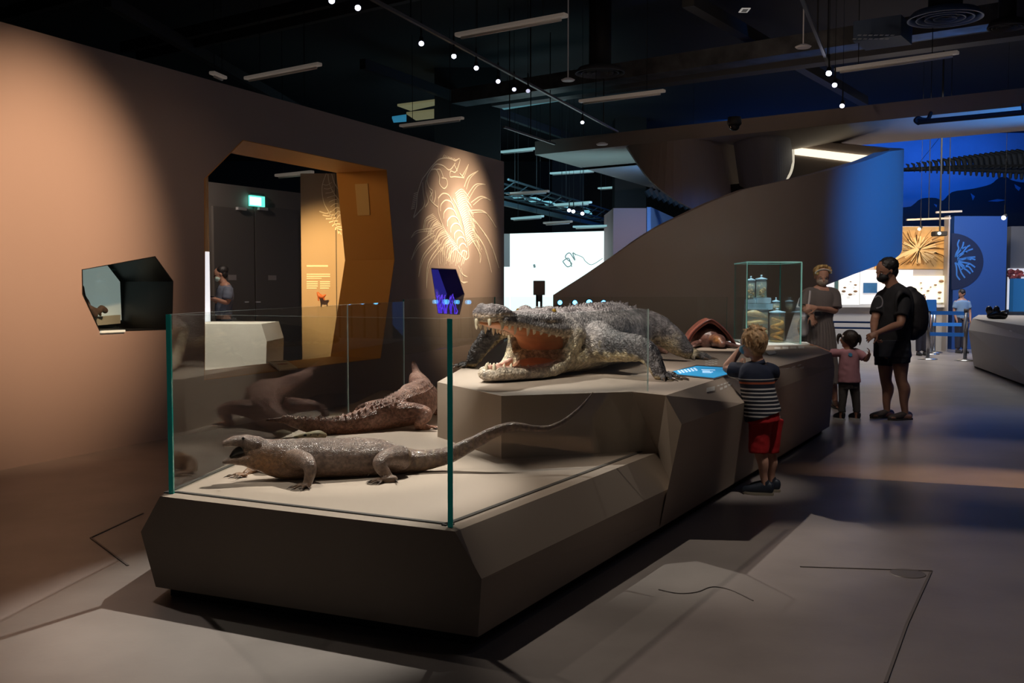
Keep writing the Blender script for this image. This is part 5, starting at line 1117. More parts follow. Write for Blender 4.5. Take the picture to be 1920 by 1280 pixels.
# ---- leathery turtle ------------------------------------------------------
tu = empty('leathery_turtle', H(1335, 652, ZH), 'red brown turtle facing forward beside the tall jar case', 'turtle')
TY = 10.7; k = TY / F; c = D(1333, 648, TY); c.z = ZH
bm = NB()
prof = [(-44, 12), (-36, 27), (-22, 41), (-4, 52), (8, 49), (27, 33), (40, 17), (46, 8)]
rows = []
for j, (yo, sc_, dz) in enumerate([(0, 1, 0), (.10, 1.04, 1), (.28, 1.0, 2), (.5, .8, -2), (.66, .45, -8)]):
    rows.append([bm.verts.new(c + Vector((x * k * sc_, yo, max(.02, (z + dz) * k * (1 if sc_ > .7 else .6))))) for x, z in sm2(prof, 5)])
back = [bm.verts.new(v.co * 1 + Vector((0, 0, 0))) for v in rows[0]]
for i, v in enumerate(back):
    q = v.co - (c + Vector((0, 0, 8 * k))); v.co = c + Vector((0, .02, 8 * k)) + q * .86
allr = [back] + rows
for A, B in zip(allr, allr[1:]):
    for i in range(len(A) - 1): bm.faces.new((A[i], A[i + 1], B[i + 1], B[i]))
bm.faces.new([v for v in rows[-1]])
obj('shell', bm, mat('turtle_shell', (.30, .10, .07), .33, nscale=8, namt=.3, bump=.3, bscale=14), tu, True)
bm = NB(); tube(bm, [(v, .010) for v in [c + Vector((x * k * .98, -.004, z * k)) for x, z in prof]], n=8, k=4); obj('shell_rim', bm, mat('rim_dark', (.10, .03, .025), .35), tu, True)
bm = NB(); ell(bm, c + Vector((1 * k, .22, 15 * k)), (37 * k, .22, 29 * k), 20); ell(bm, c + Vector((10 * k, -.10, 14 * k)), (14 * k, .13, 12.5 * k), 20); tube(bm, [(c + Vector((8 * k, .05, 14 * k)), 13 * k), (c + Vector((11 * k, -.12, 12 * k)), 11 * k), (c + Vector((13 * k, -.22, 9 * k)), 7 * k)], n=14)
for s in (-1, 1):
    tube(bm, [(c + Vector((s * 20 * k, .1, 9 * k)), 10 * k, 7 * k), (c + Vector((s * 34 * k, -.05, 6 * k)), 9 * k, 5 * k), (c + Vector((s * 44 * k + .02, -.2, 4 * k)), 7 * k, 2.6 * k)], side=(0, 1, 0), n=12)
def tcol(co, no):
    n = nz(co, 12); c_ = mixc((.06, .03, .028), (.17, .08, .06), .5 + n); d = np.hypot(co[:, 0] - (c.x + 4 * k), co[:, 2] - (c.z + 17 * k)); o = np.clip(1 - d / (9 * k), 0, 1)[:, None]
    return c_ * (1 - o) + np.array([.45, .20, .06])[None] * o
fuse('body', bm, .009, mat('turtle_skin', (.2, .1, .1), .4, attr='skin', nscale=30, namt=.3, bump=.3, bscale=30), tu, 3, color=tcol)
# dark spiny piece behind the turtle
bm = NB(); random.seed(9); c = H(1326, 622, ZH) ; c.y += .25; c = D(1326, 607, c.y)
for i in range(22): q = c + Vector((random.uniform(-.14, .14), random.uniform(-.05, .05), random.uniform(-.05, .04))); tube(bm, [(q, .02), (q + Vector((random.uniform(-.04, .04), 0, random.uniform(-.03, .04))), .006)], n=6, k=1)
tube(bm, [(c, .05), (Vector((c.x, c.y, ZH + .04)), .08)], n=10)
tag(fuse('spiny_specimen', bm, .01, mat('spiny_grey', (.09, .085, .075), .5), None, 1), 'dark spiny dried specimen rising behind the turtle shell', 'specimen')
# ================================================================== PEOPLE
def headfuse(bm, c, f, u, hh):
    """skull, jaw, nose, ears; c is the head centre, f the way it looks, u up"""
    f = Vector(f).normalized(); u = Vector(u).normalized(); s = f.cross(u).normalized(); u = s.cross(f)
    R = Matrix((s, f, u)).transposed()
    def p(a, b, d): return c + s * a * hh + f * b * hh + u * d * hh
    ell(bm, p(0, -.03, .12), (.325 * hh, .40 * hh, .38 * hh), 20, R); ell(bm, p(0, .07, -.12), (.27 * hh, .30 * hh, .33 * hh), 20, R); ell(bm, p(0, .15, -.33), (.17 * hh, .18 * hh, .15 * hh), 14, R)
    tube(bm, [(p(0, .35, .04), .04 * hh), (p(0, .43, -.07), .055 * hh), (p(0, .40, -.12), .05 * hh)], n=8, k=2)
    tube(bm, [(p(-.16, .30, .06), .05 * hh), (p(0, .36, .08), .05 * hh), (p(.16, .30, .06), .05 * hh)], n=8)
    tube(bm, [(p(-.09, .32, -.22), .03 * hh), (p(0, .37, -.22), .04 * hh), (p(.09, .32, -.22), .03 * hh)], n=8)
    for q in (-1, 1): ell(bm, p(q * .33, -.02, -.01), (.035 * hh, .07 * hh, .11 * hh), 10, R)
    return p, R
def eyes(par, p, hh, R, iris=(.06, .03, .015)):
    for q in (-1, 1):
        bm = NB(); ell(bm, p(q * .13, .325, .0), (.055 * hh, .03 * hh, .035 * hh), 12, R); o = obj('eye', bm, mat('eye_white', (.75, .7, .66), .2), par, True)
        bm = NB(); ell(bm, p(q * .13, .35, .0), (.028 * hh, .012 * hh, .028 * hh), 10, R); obj('iris', bm, mat('iris_dark', iris, .15), o, True)
        bm = NB(); tube(bm, [(p(q * .07, .36, .075), .012 * hh), (p(q * .14, .355, .095), .014 * hh), (p(q * .21, .31, .07), .008 * hh)], n=6); obj('eyebrow', bm, mat('brow_dark', (.04, .025, .015), .8), par, True)
def hand(bm, w, d, n, L, curl=.5, thumb=1, spread=.16, cl=None):
    """w wrist, d finger direction, n palm-facing direction; five separate bent fingers"""
    w = Vector(w); d = Vector(d).normalized(); n = Vector(n); n = (n - d * n.dot(d)).normalized(); s = d.cross(n).normalized() * thumb
    tube(bm, [(w, .16 * L, .12 * L), (w + d * .22 * L, .20 * L, .10 * L), (w + d * .46 * L, .215 * L, .085 * L)], side=s, n=14, k=2)
    for i, (o, l, sp_) in enumerate([(.165, .46, 1.0), (.055, .52, .3), (-.055, .48, -.3), (-.16, .37, -1.0)]):
        cu = curl * (1 + .15 * i); dd = (d + s * sp_ * spread).normalized(); P = [w + d * .42 * L + s * o * L]; a = cu * .35
        for seg, fr in enumerate((.45, .32, .23)):
            v = dd * math.cos(a) + n * math.sin(a); P.append(P[-1] + v * l * L * fr); a += cu * .75
        tube(bm, [(P[0], .055 * L), (P[1], .052 * L), (P[2], .046 * L), (P[3], .036 * L)], n=8, k=2)
    P = [w + d * .12 * L + s * .14 * L]; v = (d * .55 + s * .75 + n * .25).normalized(); P.append(P[-1] + v * .22 * L); v = (d * .85 + s * .35 + n * .45 * (curl + .3)).normalized(); P.append(P[-1] + v * .18 * L); P.append(P[-1] + v * .13 * L)
    tube(bm, [(P[0], .075 * L), (P[1], .06 * L), (P[2], .052 * L), (P[3], .04 * L)], n=8, k=2)
def shoe(par, ank, d, L, m, sole=None, name='shoe', h=.07):
    ank = Vector(ank); d = Vector(d).normalized(); z0 = 0.0; b = Vector((ank.x, ank.y, 0)); s = d.cross(ZV)
    bm = NB(); tube(bm, [(b - d * .20 * L + ZV * .045, .13 * L, .045), (b + ZV * .05, .15 * L, .05), (b + d * .3 * L + ZV * .042, .18 * L, .04), (b + d * .58 * L + ZV * .034, .17 * L, .032), (b + d * .70 * L + ZV * .03, .12 * L, .026)], side=s, n=16)
    tube(bm, [(b - d * .06 * L + ZV * .04, .14 * L), (b - d * .04 * L + ZV * (h + .02), .13 * L)], side=s, n=12, k=1)
    for v in bm.verts: v.co.z = max(v.co.z, .012)
    o = obj(name, bm, m, par, True)
    bm = NB(); pts = [b + d * x * L + s * y * L for x, y in sm2([(-.33, 0), (-.28, .13), (0, .16), (.35, .20), (.62, .17), (.80, 0), (.62, -.17), (.35, -.20), (0, -.16), (-.28, -.13), (-.33, 0)], 3)[:-1]]
    prism(bm, [Vector((q.x, q.y, .002)) for q in pts], (0, 0, .018)); obj('sole', bm, sole or mat('sole_dark', (.05, .045, .04), .6), o)
    return o
def cloth_disp(amp, sc=9): return lambda co, no: amp * nz(co * np.array([1, 1, .5]), sc) + amp * .5 * nz(co, sc * 2.5, 4)
def sleeve(bm, a, b, nk, r0, r1, t):
    q = a.lerp(nk, .55); q = Vector((q.x, q.y, min(q.z, a.z + .02)))
    tube(bm, [(q, r0 * .85), (a.lerp(nk, .12) - ZV * .005, r0 * .95), (a.lerp(b, .28), r0), (a.lerp(b, (.28 + t) / 2), (r0 + r1) / 2), (a.lerp(b, t), r1)], n=16, cap=False, k=3)
def DD(x, y, Y): return D(x, y, Y)
# ---------------------------------------------------------------- the boy
Y = 7.05; k = Y / F
boy = empty('person', (1.74, 7.05, 0), 'blond boy in navy striped polo shirt and red shorts leaning on the island', 'person')
SK = mat('boy_skin', (.62, .34, .24), .5, nscale=10, namt=.08)
look = Vector((-.62, .78, -.05)); bm = NB()
hc = DD(1410, 643, Y + .02); hh = .215
p, R = headfuse(bm, hc, look, (0, 0, 1), hh)
neck = DD(1422, 678, Y); chest = DD(1415, 705, Y); pel = DD(1431, 775, Y); 
tube(bm, [(hc - ZV * .03, .048), (DD(1419, 670, Y), .042), (DD(1420, 684, Y), .046)], n=12)
bs = Vector((.85, .35, 0)).normalized()     # body left-right axis
tube(bm, [(DD(1420, 686, Y), .07, .05), (DD(1418, 705, Y), .105, .075), (DD(1422, 740, Y), .10, .08), (DD(1430, 780, Y), .10, .08)], side=bs, n=16)
# left arm: elbow on the table, hand at the cheek
sh = DD(1395, 697, Y + .03); el = DD(1362, 690, Y + .14); wr = DD(1388, 655, Y + .14)
tube(bm, [(sh, .04), (sh.lerp(el, .5), .034), (el, .030), (el.lerp(wr, .35), .032), (wr, .021)], n=12)
hand(bm, wr, (wr - el).normalized() + Vector((.25, .0, .25)), (.85, .25, 0), .125, .35, -1)
# right arm folded in front, fist near the mouth
sh2 = DD(1450, 697, Y + .02); el2 = DD(1432, 716, Y + .26); wr2 = DD(1398, 690, Y + .34)
tube(bm, [(sh2, .04), (sh2.lerp(el2, .5), .034), (el2, .03), (wr2, .022)], n=12); hand(bm, wr2, (-.6, .1, .6), (.5, -.4, .3), .115, 1.5, 1)
# legs
for kx, an, ky in ((1424, 1434, 0), (1443, 1447, .12)):
    hp = DD(kx + 2, 785, Y + ky); kn = DD(kx, 845, Y + ky * .9); ak = DD(an, 903, Y + ky)
    tube(bm, [(hp, .07), (hp.lerp(kn, .5), .058), (kn, .042), (kn.lerp(ak, .35) + Vector((.01, -.008, 0)), .040), (kn.lerp(ak, .75), .028), (ak, .025), (Vector((ak.x, ak.y, .05)), .028)], n=14)
fuse('body', bm, .0042, SK, boy, 4)
eyes(boy, p, hh, R, (.1, .15, .25))
# hair
bm = NB(); s_ax = look.cross(ZV).normalized()
ell(bm, hc + ZV * .028 - look * .022, (.084, .094, .088), 24, R); ell(bm, hc - look * .045 - ZV * .02, (.068, .06, .075), 20, R); ell(bm, p(0, -.10, .30), (.07, .08, .05), 16, R)
random.seed(4)
for i in range(230):
    th = random.uniform(0, 2 * math.pi); ph = random.uniform(.0, 2.0); v = (s_ax * math.sin(ph) * math.cos(th) + look * math.sin(ph) * math.sin(th) + ZV * math.cos(ph))
    if v.dot(look) > .45 and v.z < .4: continue
    q = hc + ZV * .02 - look * .02 + Vector((v.x * .082, v.y * .088, v.z * .088)); tdir = (ZV * -.75 + v * .22 + s_ax * random.uniform(-.45, .45) - look * random.uniform(-.2, .4)); tdir = (tdir - v * tdir.dot(v) * .8).normalized()
    if v.z > .75: tdir = (s_ax * random.uniform(-1, 1) + look * random.uniform(-1, 1) + v * .25).normalized()
    tube(bm, [(q - tdir * .015, .006), (q + tdir * .012 + v * .005, .0075), (q + tdir * .035 + v * .003, .0022)], n=6, k=2)
fuse('hair', bm, .0042, mat('hair_blond', (.50, .31, .155), .55, nscale=45, namt=.35, bump=.5, bscale=90), boy, 1)
bm = NB(); ell(bm, p(0, .22, -.19), (.25 * hh, .24 * hh, .19 * hh), 18, R); tube(bm, [(p(-.3, .0, -.02), .004), (p(-.27, .2, -.12), .004)], n=6); obj('face_mask', bm, mat('mask_blue', (.12, .35, .5), .7), boy, True)
# polo shirt
bm = NB(); a1_ = DD(1420, 684, Y); 
tube(bm, [(DD(1421, 681, Y), .062, .05), (DD(1419, 690, Y), .115, .078), (DD(1418, 704, Y), .135, .094), (DD(1420, 725, Y), .125, .10), (DD(1424, 750, Y), .128, .108), (DD(1429, 772, Y), .135, .115), (DD(1431, 779, Y), .136, .116)], side=bs, n=24, cap=False)
sleeve(bm, sh, el, neck, .060, .052, .72); sleeve(bm, sh2, el2, neck, .060, .052, .75)
sm = bpy.data.materials.new('polo_stripes'); sm.use_nodes = True; nt = sm.node_tree; N = nt.nodes; L = nt.links; pr = N['Principled BSDF']; pr.inputs['Roughness'].default_value = .8
tc = N.new('ShaderNodeTexCoord'); sx = N.new('ShaderNodeSeparateXYZ'); L.new(tc.outputs['Object'], sx.inputs[0]); cr_ = N.new('ShaderNodeValToRGB'); cr_.color_ramp.interpolation = 'CONSTANT'
zA = DD(1425, 781, Y).z; zB = DD(1425, 676, Y).z
mr = N.new('ShaderNodeMapRange'); mr.inputs[1].default_value = zA; mr.inputs[2].default_value = zB; L.new(sx.outputs[2], mr.inputs[0]); L.new(mr.outputs[0], cr_.inputs[0]); L.new(cr_.outputs[0], pr.inputs['Base Color'])
def zf(y): return (DD(1425, y, Y).z - zA) / (zB - zA)
st_ = [(781, (.62, .6, .58))]
y = 779
while y > 722: st_ += [(y, (.62, .6, .58)), (y - 2.6, (.012, .015, .03))]; y -= 7.2
st_ += [(718, (.42, .10, .04)), (714.5, (.012, .015, .03)), (710.5, (.62, .6, .58)), (708.5, (.012, .018, .045))]
els = cr_.color_ramp.elements; els[0].position = 0; els[0].color = (.012, .015, .03, 1)
els[1].position = 1; els[1].color = (.012, .018, .045, 1)
for yy, c_ in st_[1:]:
    e_ = els.new(min(.999, max(.001, zf(yy)))); e_.color = (*c_, 1)
fuse('polo_shirt', bm, .006, sm, boy, 3, disp=cloth_disp(.007, 8))
bm = NB(); tube(bm, [(DD(1421, 684, Y), .058, .052), (DD(1419, 676, Y), .052, .048)], side=bs, n=20, k=1, cap=False); obj('collar', bm, mat('navy_cloth', (.012, .018, .045), .8), boy, True)
bm = NB(); tube(bm, [(DD(1430, 773, Y), .115, .10), (DD(1431, 790, Y), .12, .105)], side=bs, n=20, k=1, cap=False)
for kx, ky in ((1423, 0), (1443, .1)): tube(bm, [(DD(kx + 4, 783, Y + ky), .085), (DD(kx + 1, 815, Y + ky), .076), (DD(kx, 848, Y + ky), .070)], n=18, cap=False, k=2)
fuse('shorts', bm, .0065, mat('red_cloth', (.50, .012, .018), .75), boy, 3, disp=cloth_disp(.006, 12))
M_sh = mat('shoe_navy', (.02, .028, .045), .5)
for an, ky, dx in ((1434, 0, 0), (1447, .12, 0)):
    ak = DD(an, 903, Y + ky); shoe(boy, (ak.x, ak.y, 0), (-.85, .3, 0), .19, M_sh, mat('sole_tan', (.3, .26, .2), .6))
# ---------------------------------------------------------------- the man
Y = 11.2; man = empty('person', (4.3, Y, 0), 'man in black t shirt and dark shorts with backpack and black mask, hands clasped', 'person')
SKm = mat('man_skin', (.34, .17, .11), .5, nscale=10, namt=.08); bm = NB(); look = Vector((-.9, -.28, -.28)).normalized(); hh = .268
hc = DD(1661, 509, Y); p, R = headfuse(bm, hc, look, (-.25, 0, 1), hh)
bs = Vector((.55, -.83, 0)).normalized()
tube(bm, [(hc - ZV * .04 + Vector((.04, 0, 0)), .066), (DD(1670, 528, Y), .066), (DD(1676, 541, Y), .085)], n=14)
tube(bm, [(DD(1676, 548, Y), .13, .09), (DD(1678, 575, Y), .19, .12), (DD(1674, 620, Y), .17, .13), (DD(1673, 655, Y), .17, .13)], side=bs, n=18)
LA = [DD(1652, 560, Y - .12), DD(1645, 605, Y - .05), DD(1636, 622, Y - .35)]; 
shN = DD(1694, 560, Y - .15); elN = DD(1688, 607, Y - .28); wrN = DD(1646, 624, Y - .42); shF = DD(1652, 558, Y + .1); elF = DD(1640, 600, Y - .02); wrF = DD(1638, 622, Y - .36)
for a, b, c_ in ((shN, elN, wrN), (shF, elF, wrF)): tube(bm, [(a, .065), (a.lerp(b, .5), .055), (b, .045), (b.lerp(c_, .3), .045), (c_, .03)], n=14)
hand(bm, wrN, (-.8, 0, -.35), (-.1, .6, -.5), .18, .8, 1); hand(bm, wrF, (.25, -.1, -.8), (.6, -.1, .2), .18, .8, -1)
for hx, kx, ax, dy in ((1660, 1661, 1663, .1), (1687, 1690, 1697, -.08)):
    hp = DD(hx, 650, Y + dy); kn = DD(kx, 712, Y + dy); ak = Vector((D(ax, 770, Y + dy).x, Y + dy, .09))
    tube(bm, [(hp, .10), (hp.lerp(kn, .5), .088), (kn, .062), (kn.lerp(ak, .3) + Vector((.02, 0, 0)), .065), (kn.lerp(ak, .7), .045), (ak, .036), (Vector((ak.x, ak.y, .05)), .04)], n=16)
    tube(bm, [(Vector((ak.x + .04, ak.y, .035)), .04), (Vector((ak.x - .06, ak.y - .02, .04)), .04), (Vector((ak.x - .17, ak.y - .05, .028)), .045, .022)], side=(0, 1, 0), n=12)
fuse('body', bm, .007, SKm, man, 3); eyes(man, p, hh, R)
bm = NB(); ell(bm, hc + ZV * .055 - look * .03, (.104, .120, .098), 24, R); ell(bm, hc - look * .06 - ZV * .0, (.094, .078, .105), 20, R)
fuse('hair', bm, .006, mat('hair_black', (.012, .010, .010), .5, nscale=30, namt=.4, bump=.5, bscale=80), man, 2, disp=lambda c, n: .006 * nz(c, 45))
bm = NB(); ell(bm, p(0, .20, -.19), (.27 * hh, .26 * hh, .21 * hh), 18, R); tube(bm, [(p(-.33, .0, .0), .006), (p(-.27, .2, -.12), .006)], n=6); tube(bm, [(p(.33, .0, .0), .006), (p(.27, .2, -.12), .006)], n=6); obj('face_mask', bm, mat('mask_black', (.01, .01, .012), .7), man, True)
bm = NB(); tube(bm, [(DD(1673, 532, Y), .07, .065), (DD(1675, 540, Y), .13, .09), (DD(1677, 550, Y), .19, .115), (DD(1679, 570, Y), .21, .135), (DD(1676, 610, Y), .19, .15), (DD(1674, 650, Y), .195, .155)], side=bs, n=24, cap=False)
for a, b in ((shN, elN), (shF, elF)): sleeve(bm, a, b, DD(1674, 540, Y), .082, .078, .72)
fuse('t_shirt', bm, .008, mat('black_cloth', (.014, .014, .018), .85), man, 3, disp=cloth_disp(.010, 6))
bm = NB(); cN = (CP - DD(1655, 565, Y)).normalized()
for i in range(15):
    t = -1.2 + 2.6 * i / 14
P = [(1647 + 8 * math.cos(t), 566 + 11 * math.sin(t)) for t in [-2.4 + 4.2 * i / 14 for i in range(15)]]
ts_ = NB(); dgm = bpy.context.evaluated_depsgraph_get()
shirt = [o for o in man.children if o.name.startswith('t_shirt')][0]
def onto(o, x, y, off=.004):
    dg = bpy.context.evaluated_depsgraph_get(); d = ray(x, y).normalized(); ok, loc, n, i = o.ray_cast(CP, d)
    return (loc + n * off, n) if ok else (None, None)
bpy.context.view_layer.update()
PP = [onto(shirt, x, y) for x, y in P]; PP = [q for q in PP if q[0] is not None]
if len(PP) > 3: ribbon(ts_, [q[0] for q in PP], .012, sum((q[1] for q in PP), Vector()).normalized()); 
PP = [onto(shirt, x, y) for x, y in [(1643, 578), (1648, 577), (1653, 574)]]; PP = [q for q in PP if q[0] is not None]
if len(PP) > 1: ribbon(ts_, [q[0] for q in PP], .014, PP[0][1])
if len(ts_.verts): obj('shirt_print', ts_, mat('print_grey', (.16, .15, .17), .7), man)
bm = NB(); tube(bm, [(DD(1673, 636, Y), .205, .165), (DD(1673, 668, Y), .22, .17)], side=bs, n=20, k=1, cap=False)
for hx, dy in ((1660, .09), (1686, -.08)): tube(bm, [(DD(hx, 655, Y + dy), .125), (DD(hx, 675, Y + dy), .118), (DD(hx, 684 if hx == 1660 else 680, Y + dy), .115)], n=18, cap=False, k=2)
fuse('shorts', bm, .009, mat('dark_navy_cloth', (.012, .014, .024), .85), man, 3, disp=cloth_disp(.008, 8))
bp = empty('backpack', DD(1712, 590, Y), 'black backpack worn on the back of the man in the black t shirt', 'backpack')
bm = NB(); tube(bm, [(DD(1706, 548, Y + .02), .08, .07), (DD(1712, 565, Y + .02), .13, .13), (DD(1715, 590, Y + .02), .14, .15), (DD(1714, 612, Y + .02), .14, .14), (DD(1710, 620, Y + .02), .12, .11)], side=(.2, .98, 0), n=20); fuse('bag', bm, .01, mat('bag_black', (.016, .014, .018), .7), bp, 3, disp=cloth_disp(.008, 8))
bm = NB(); tube(bm, [(DD(1708, 548, Y), .012), (DD(1713, 541, Y), .012), (DD(1718, 545, Y), .012), (DD(1718, 555, Y), .012)], n=8); obj('top_handle', bm, MATS['bag_black'], bp, True)
for dy, x0 in ((-.24, 0), (.14, -14)):
    bm = NB(); tube(bm, [(DD(1704 + x0 * .3, 552, Y + dy * .8), .03, .012), (DD(1690 + x0, 546, Y + dy), .03, .012), (DD(1680 + x0, 560, Y + dy - .02), .03, .012), (DD(1684 + x0, 590, Y + dy), .025, .012), (DD(1702, 612, Y + dy * .7), .02, .012)], side=(0, .7, .7), n=8); obj('shoulder_strap', bm, MATS['bag_black'], bp, True)
for ax, dy in ((1663, .1), (1697, -.08)): shoe(man, (D(ax, 770, Y + dy).x, Y + dy, 0), (-.96, -.25, 0), .27, mat('shoe_brown', (.06, .045, .04), .6), h=.04)
# ---------------------------------------------------------------- the woman
Y = 12.25; wo = empty('person', (3.7, Y, 0), 'woman in long grey dress and face mask with crossed arms and headband', 'person')
SKw = mat('woman_skin', (.52, .27, .19), .5, nscale=10, namt=.08); bm = NB(); look = Vector((-.05, -.95, -.25)).normalized(); hh = .25
hc = DD(1541, 519, Y); p, R = headfuse(bm, hc, look, ZV, hh); bs = Vector((1, 0, 0))
tube(bm, [(hc - ZV * .05, .055), (DD(1541, 537, Y), .05), (DD(1540, 548, Y), .06)], n=12)
tube(bm, [(DD(1540, 546, Y), .12, .08), (DD(1538, 560, Y), .15, .10), (DD(1537, 590, Y), .13, .10), (DD(1536, 640, Y), .15, .12)], side=bs, n=16)
shL = DD(1566, 549, Y); elL = DD(1566, 582, Y - .05); wrL = DD(1530, 577, Y - .27); shR = DD(1512, 549, Y); elR = DD(1508, 578, Y - .05); wrR = DD(1522, 590, Y - .25)
for a, b, c_ in ((shL, elL, wrL), (shR, elR, wrR)): tube(bm, [(a, .052), (a.lerp(b, .5), .044), (b, .037), (b.lerp(c_, .3), .036), (c_, .024)], n=12)
hand(bm, wrL, (-.9, -.1, .1), (0, .9, -.3), .17, .5, 1); hand(bm, wrR, (.25, -.15, -.8), (.1, .9, .1), .165, .5, -1)
for hx, ax in ((1530, 1532), (1552, 1566)):
    hp = DD(hx, 640, Y); ak = Vector((D(ax, 740, Y).x, Y + .0, .08)); kn = hp.lerp(ak, .5); tube(bm, [(hp, .09), (kn, .06), (kn.lerp(ak, .3), .055), (ak, .034), (Vector((ak.x, ak.y, .04)), .036)], n=14); tube(bm, [(Vector((ak.x, ak.y + .04, .035)), .035), (Vector((ak.x, ak.y - .17, .025)), .04, .02)], side=(1, 0, 0), n=12)
fuse('body', bm, .0065, SKw, wo, 3); eyes(wo, p, hh, R)
bm = NB(); ell(bm, hc + ZV * .06 - look * .03, (.10, .11, .075), 24, R); ell(bm, hc - look * .07 + ZV * .02, (.085, .06, .085), 20, R)
for i in range(40):
    t = i / 39 * math.pi * 1.3 - .3; q = hc + Vector((math.cos(t) * .085, -.03 - .03 * math.sin(i), .075 + .055 * math.sin(t))); ell(bm, q, .022, 8)
fuse('hair', bm, .006, mat('hair_fair', (.50, .33, .13), .6, nscale=30, namt=.4, bump=.5, bscale=70), wo, 2)
bm = NB(); tube(bm, [(hc + Vector((math.cos(t) * .092, -.055 - .03 * math.sin(t), .045 + .045 * math.sin(t))), .008, .014) for t in [i * math.pi / 10 for i in range(11)]], n=8, k=2); obj('headband', bm, mat('band_white', (.75, .7, .62), .7), wo, True)
bm = NB(); ell(bm, p(0, .19, -.19), (.27 * hh, .26 * hh, .21 * hh), 18, R); obj('face_mask', bm, mat('mask_floral', (.42, .33, .27), .7, nscale=30, namt=.4), wo, True)
M_dr = mat('dress_grey', (.155, .13, .125), .85)
bm = NB(); tube(bm, [(DD(1540, 541, Y), .075, .06), (DD(1539, 547, Y), .155, .09), (DD(1538, 563, Y), .19, .125), (DD(1537, 582, Y), .175, .13), (DD(1536, 597, Y), .165, .12), (DD(1535, 615, Y), .185, .15), (DD(1535, 660, Y), .21, .18), (DD(1536, 718, Y), .235, .20)], side=bs, n=28, cap=False)
for a, b in ((shL, elL), (shR, elR)): sleeve(bm, a, b, DD(1539, 541, Y), .066, .082, .86)
zw = DD(1536, 597, Y).z
def pleat(co, no):
    t = np.arctan2(co[:, 1] - Y, co[:, 0] - DD(1536, 600, Y).x); return .009 * np.sin(t * 26) * np.clip((zw - co[:, 2]) / .15, 0, 1) + .007 * nz(co * np.array([1, 1, .4]), 14)
fuse('dress', bm, .0085, M_dr, wo, 3, disp=pleat)
bm = NB(); tube(bm, [(D(1519, 545, Y - .09), .012, .004), (D(1517, 565, Y - .14), .012, .004), (D(1513, 588, Y - .14), .012, .004), (D(1509, 604, Y - .1), .012, .004)], side=(1, 0, 0), n=8)
bg = empty('tote_bag', D(1508, 605, Y - .1), 'pale shoulder bag hanging at the side of the woman in grey', 'bag'); obj('strap', bm, mat('bag_pale', (.5, .47, .5), .7), bg, True)
bm = NB(); tube(bm, [(D(1507, 598, Y - .08), .05, .03), (D(1506, 612, Y - .08), .07, .05), (D(1507, 624, Y - .08), .06, .045)], side=(1, 0, 0), n=14); obj('pouch', bm, MATS['bag_pale'], bg, True)
bm = NB(); box(bm, D(1528, 592, Y - .33), D(1538, 584, Y - .30), bev=.006); tag(obj('phone', bm, mat('phone_black', (.015, .015, .02), .2)), 'small black phone held in the woman’s crossed hands', 'phone')
for ax in (1532, 1566): shoe(wo, (D(ax, 740, Y).x, Y, 0), (.0, -1, 0), .24, mat('sandal_brown', (.12, .06, .04), .6), name='sandal', h=.03)
# ---------------------------------------------------------------- the little girl
Y = 11.1; gi = empty('person', (3.7, Y, 0), 'little girl in pink t shirt and grey leggings reaching for the island', 'person')
SKg = mat('girl_skin', (.42, .21, .14), .5, nscale=10, namt=.08); bm = NB(); look = Vector((-.75, .6, .05)).normalized(); hh = .205
hc = DD(1591, 636, Y); p, R = headfuse(bm, hc, look, ZV, hh); bs = Vector((.97, .2, 0)).normalized()
tube(bm, [(hc - ZV * .04, .038), (DD(1592, 652, Y), .036), (DD(1592, 658, Y), .04)], n=10)
tube(bm, [(DD(1592, 656, Y), .06, .05), (DD(1592, 675, Y), .095, .075), (DD(1592, 700, Y), .10, .085), (DD(1592, 715, Y), .10, .085)], side=bs, n=16)
shl = DD(1574, 661, Y); ell_ = DD(1553, 661, Y + .05); wrl = DD(1530, 650, Y - .02); shr = DD(1610, 661, Y); elr = DD(1624, 674, Y - .05); wrr = DD(1630, 664, Y - .12)
for a, b, c_ in ((shl, ell_, wrl), (shr, elr, wrr)): tube(bm, [(a, .036), (a.lerp(b, .5), .031), (b, .027), (c_, .019)], n=10)
hand(bm, wrl, (-.9, 0, .45), (0, .3, -.9), .095, .25, 1); hand(bm, wrr, (-.1, -.1, .9), (-.6, .3, 0), .09, .6, 1)
for hx, ax in ((1583, 1578), (1601, 1607)):
    hp = DD(hx, 715, Y); ak = Vector((D(ax, 770, Y).x, Y, .06)); tube(bm, [(hp, .055), (hp.lerp(ak, .5), .04), (ak, .026), (Vector((ak.x, ak.y, .03)), .026)], n=12)
fuse('body', bm, .0055, SKg, gi, 3); eyes(gi, p, hh, R)
bm = NB(); ell(bm, hc + ZV * .022 - look * .02, (.084, .092, .088), 22, R); ell(bm, hc - look * .05 - ZV * .015, (.072, .052, .072), 18, R)
for x, y, dx in ((1577, 630, -1), (1607, 632, 1)):
    q = DD(x, y, Y - .03); tube(bm, [(q, .014), (q + Vector((dx * .02, 0, .015)), .02), (q + Vector((dx * .035, 0, -.03)), .017), (q + Vector((dx * .03, 0, -.085)), .006)], n=8)
fuse('hair', bm, .0055, mat('hair_dark_brown', (.03, .018, .014), .5, nscale=30, namt=.4, bump=.5, bscale=80), gi, 1)
for x in (1580, 1605): bm = NB(); ell(bm, DD(x, 630, Y - .035), (.014, .014, .014), 10); obj('hair_tie', bm, mat('tie_pale', (.6, .55, .58), .5), gi, True)
bm = NB(); tube(bm, [(DD(1592, 654, Y), .055, .05), (DD(1592, 659, Y), .10, .07), (DD(1592, 675, Y), .11, .09), (DD(1592, 695, Y), .118, .10), (DD(1592, 716, Y), .128, .108)], side=bs, n=22, cap=False)
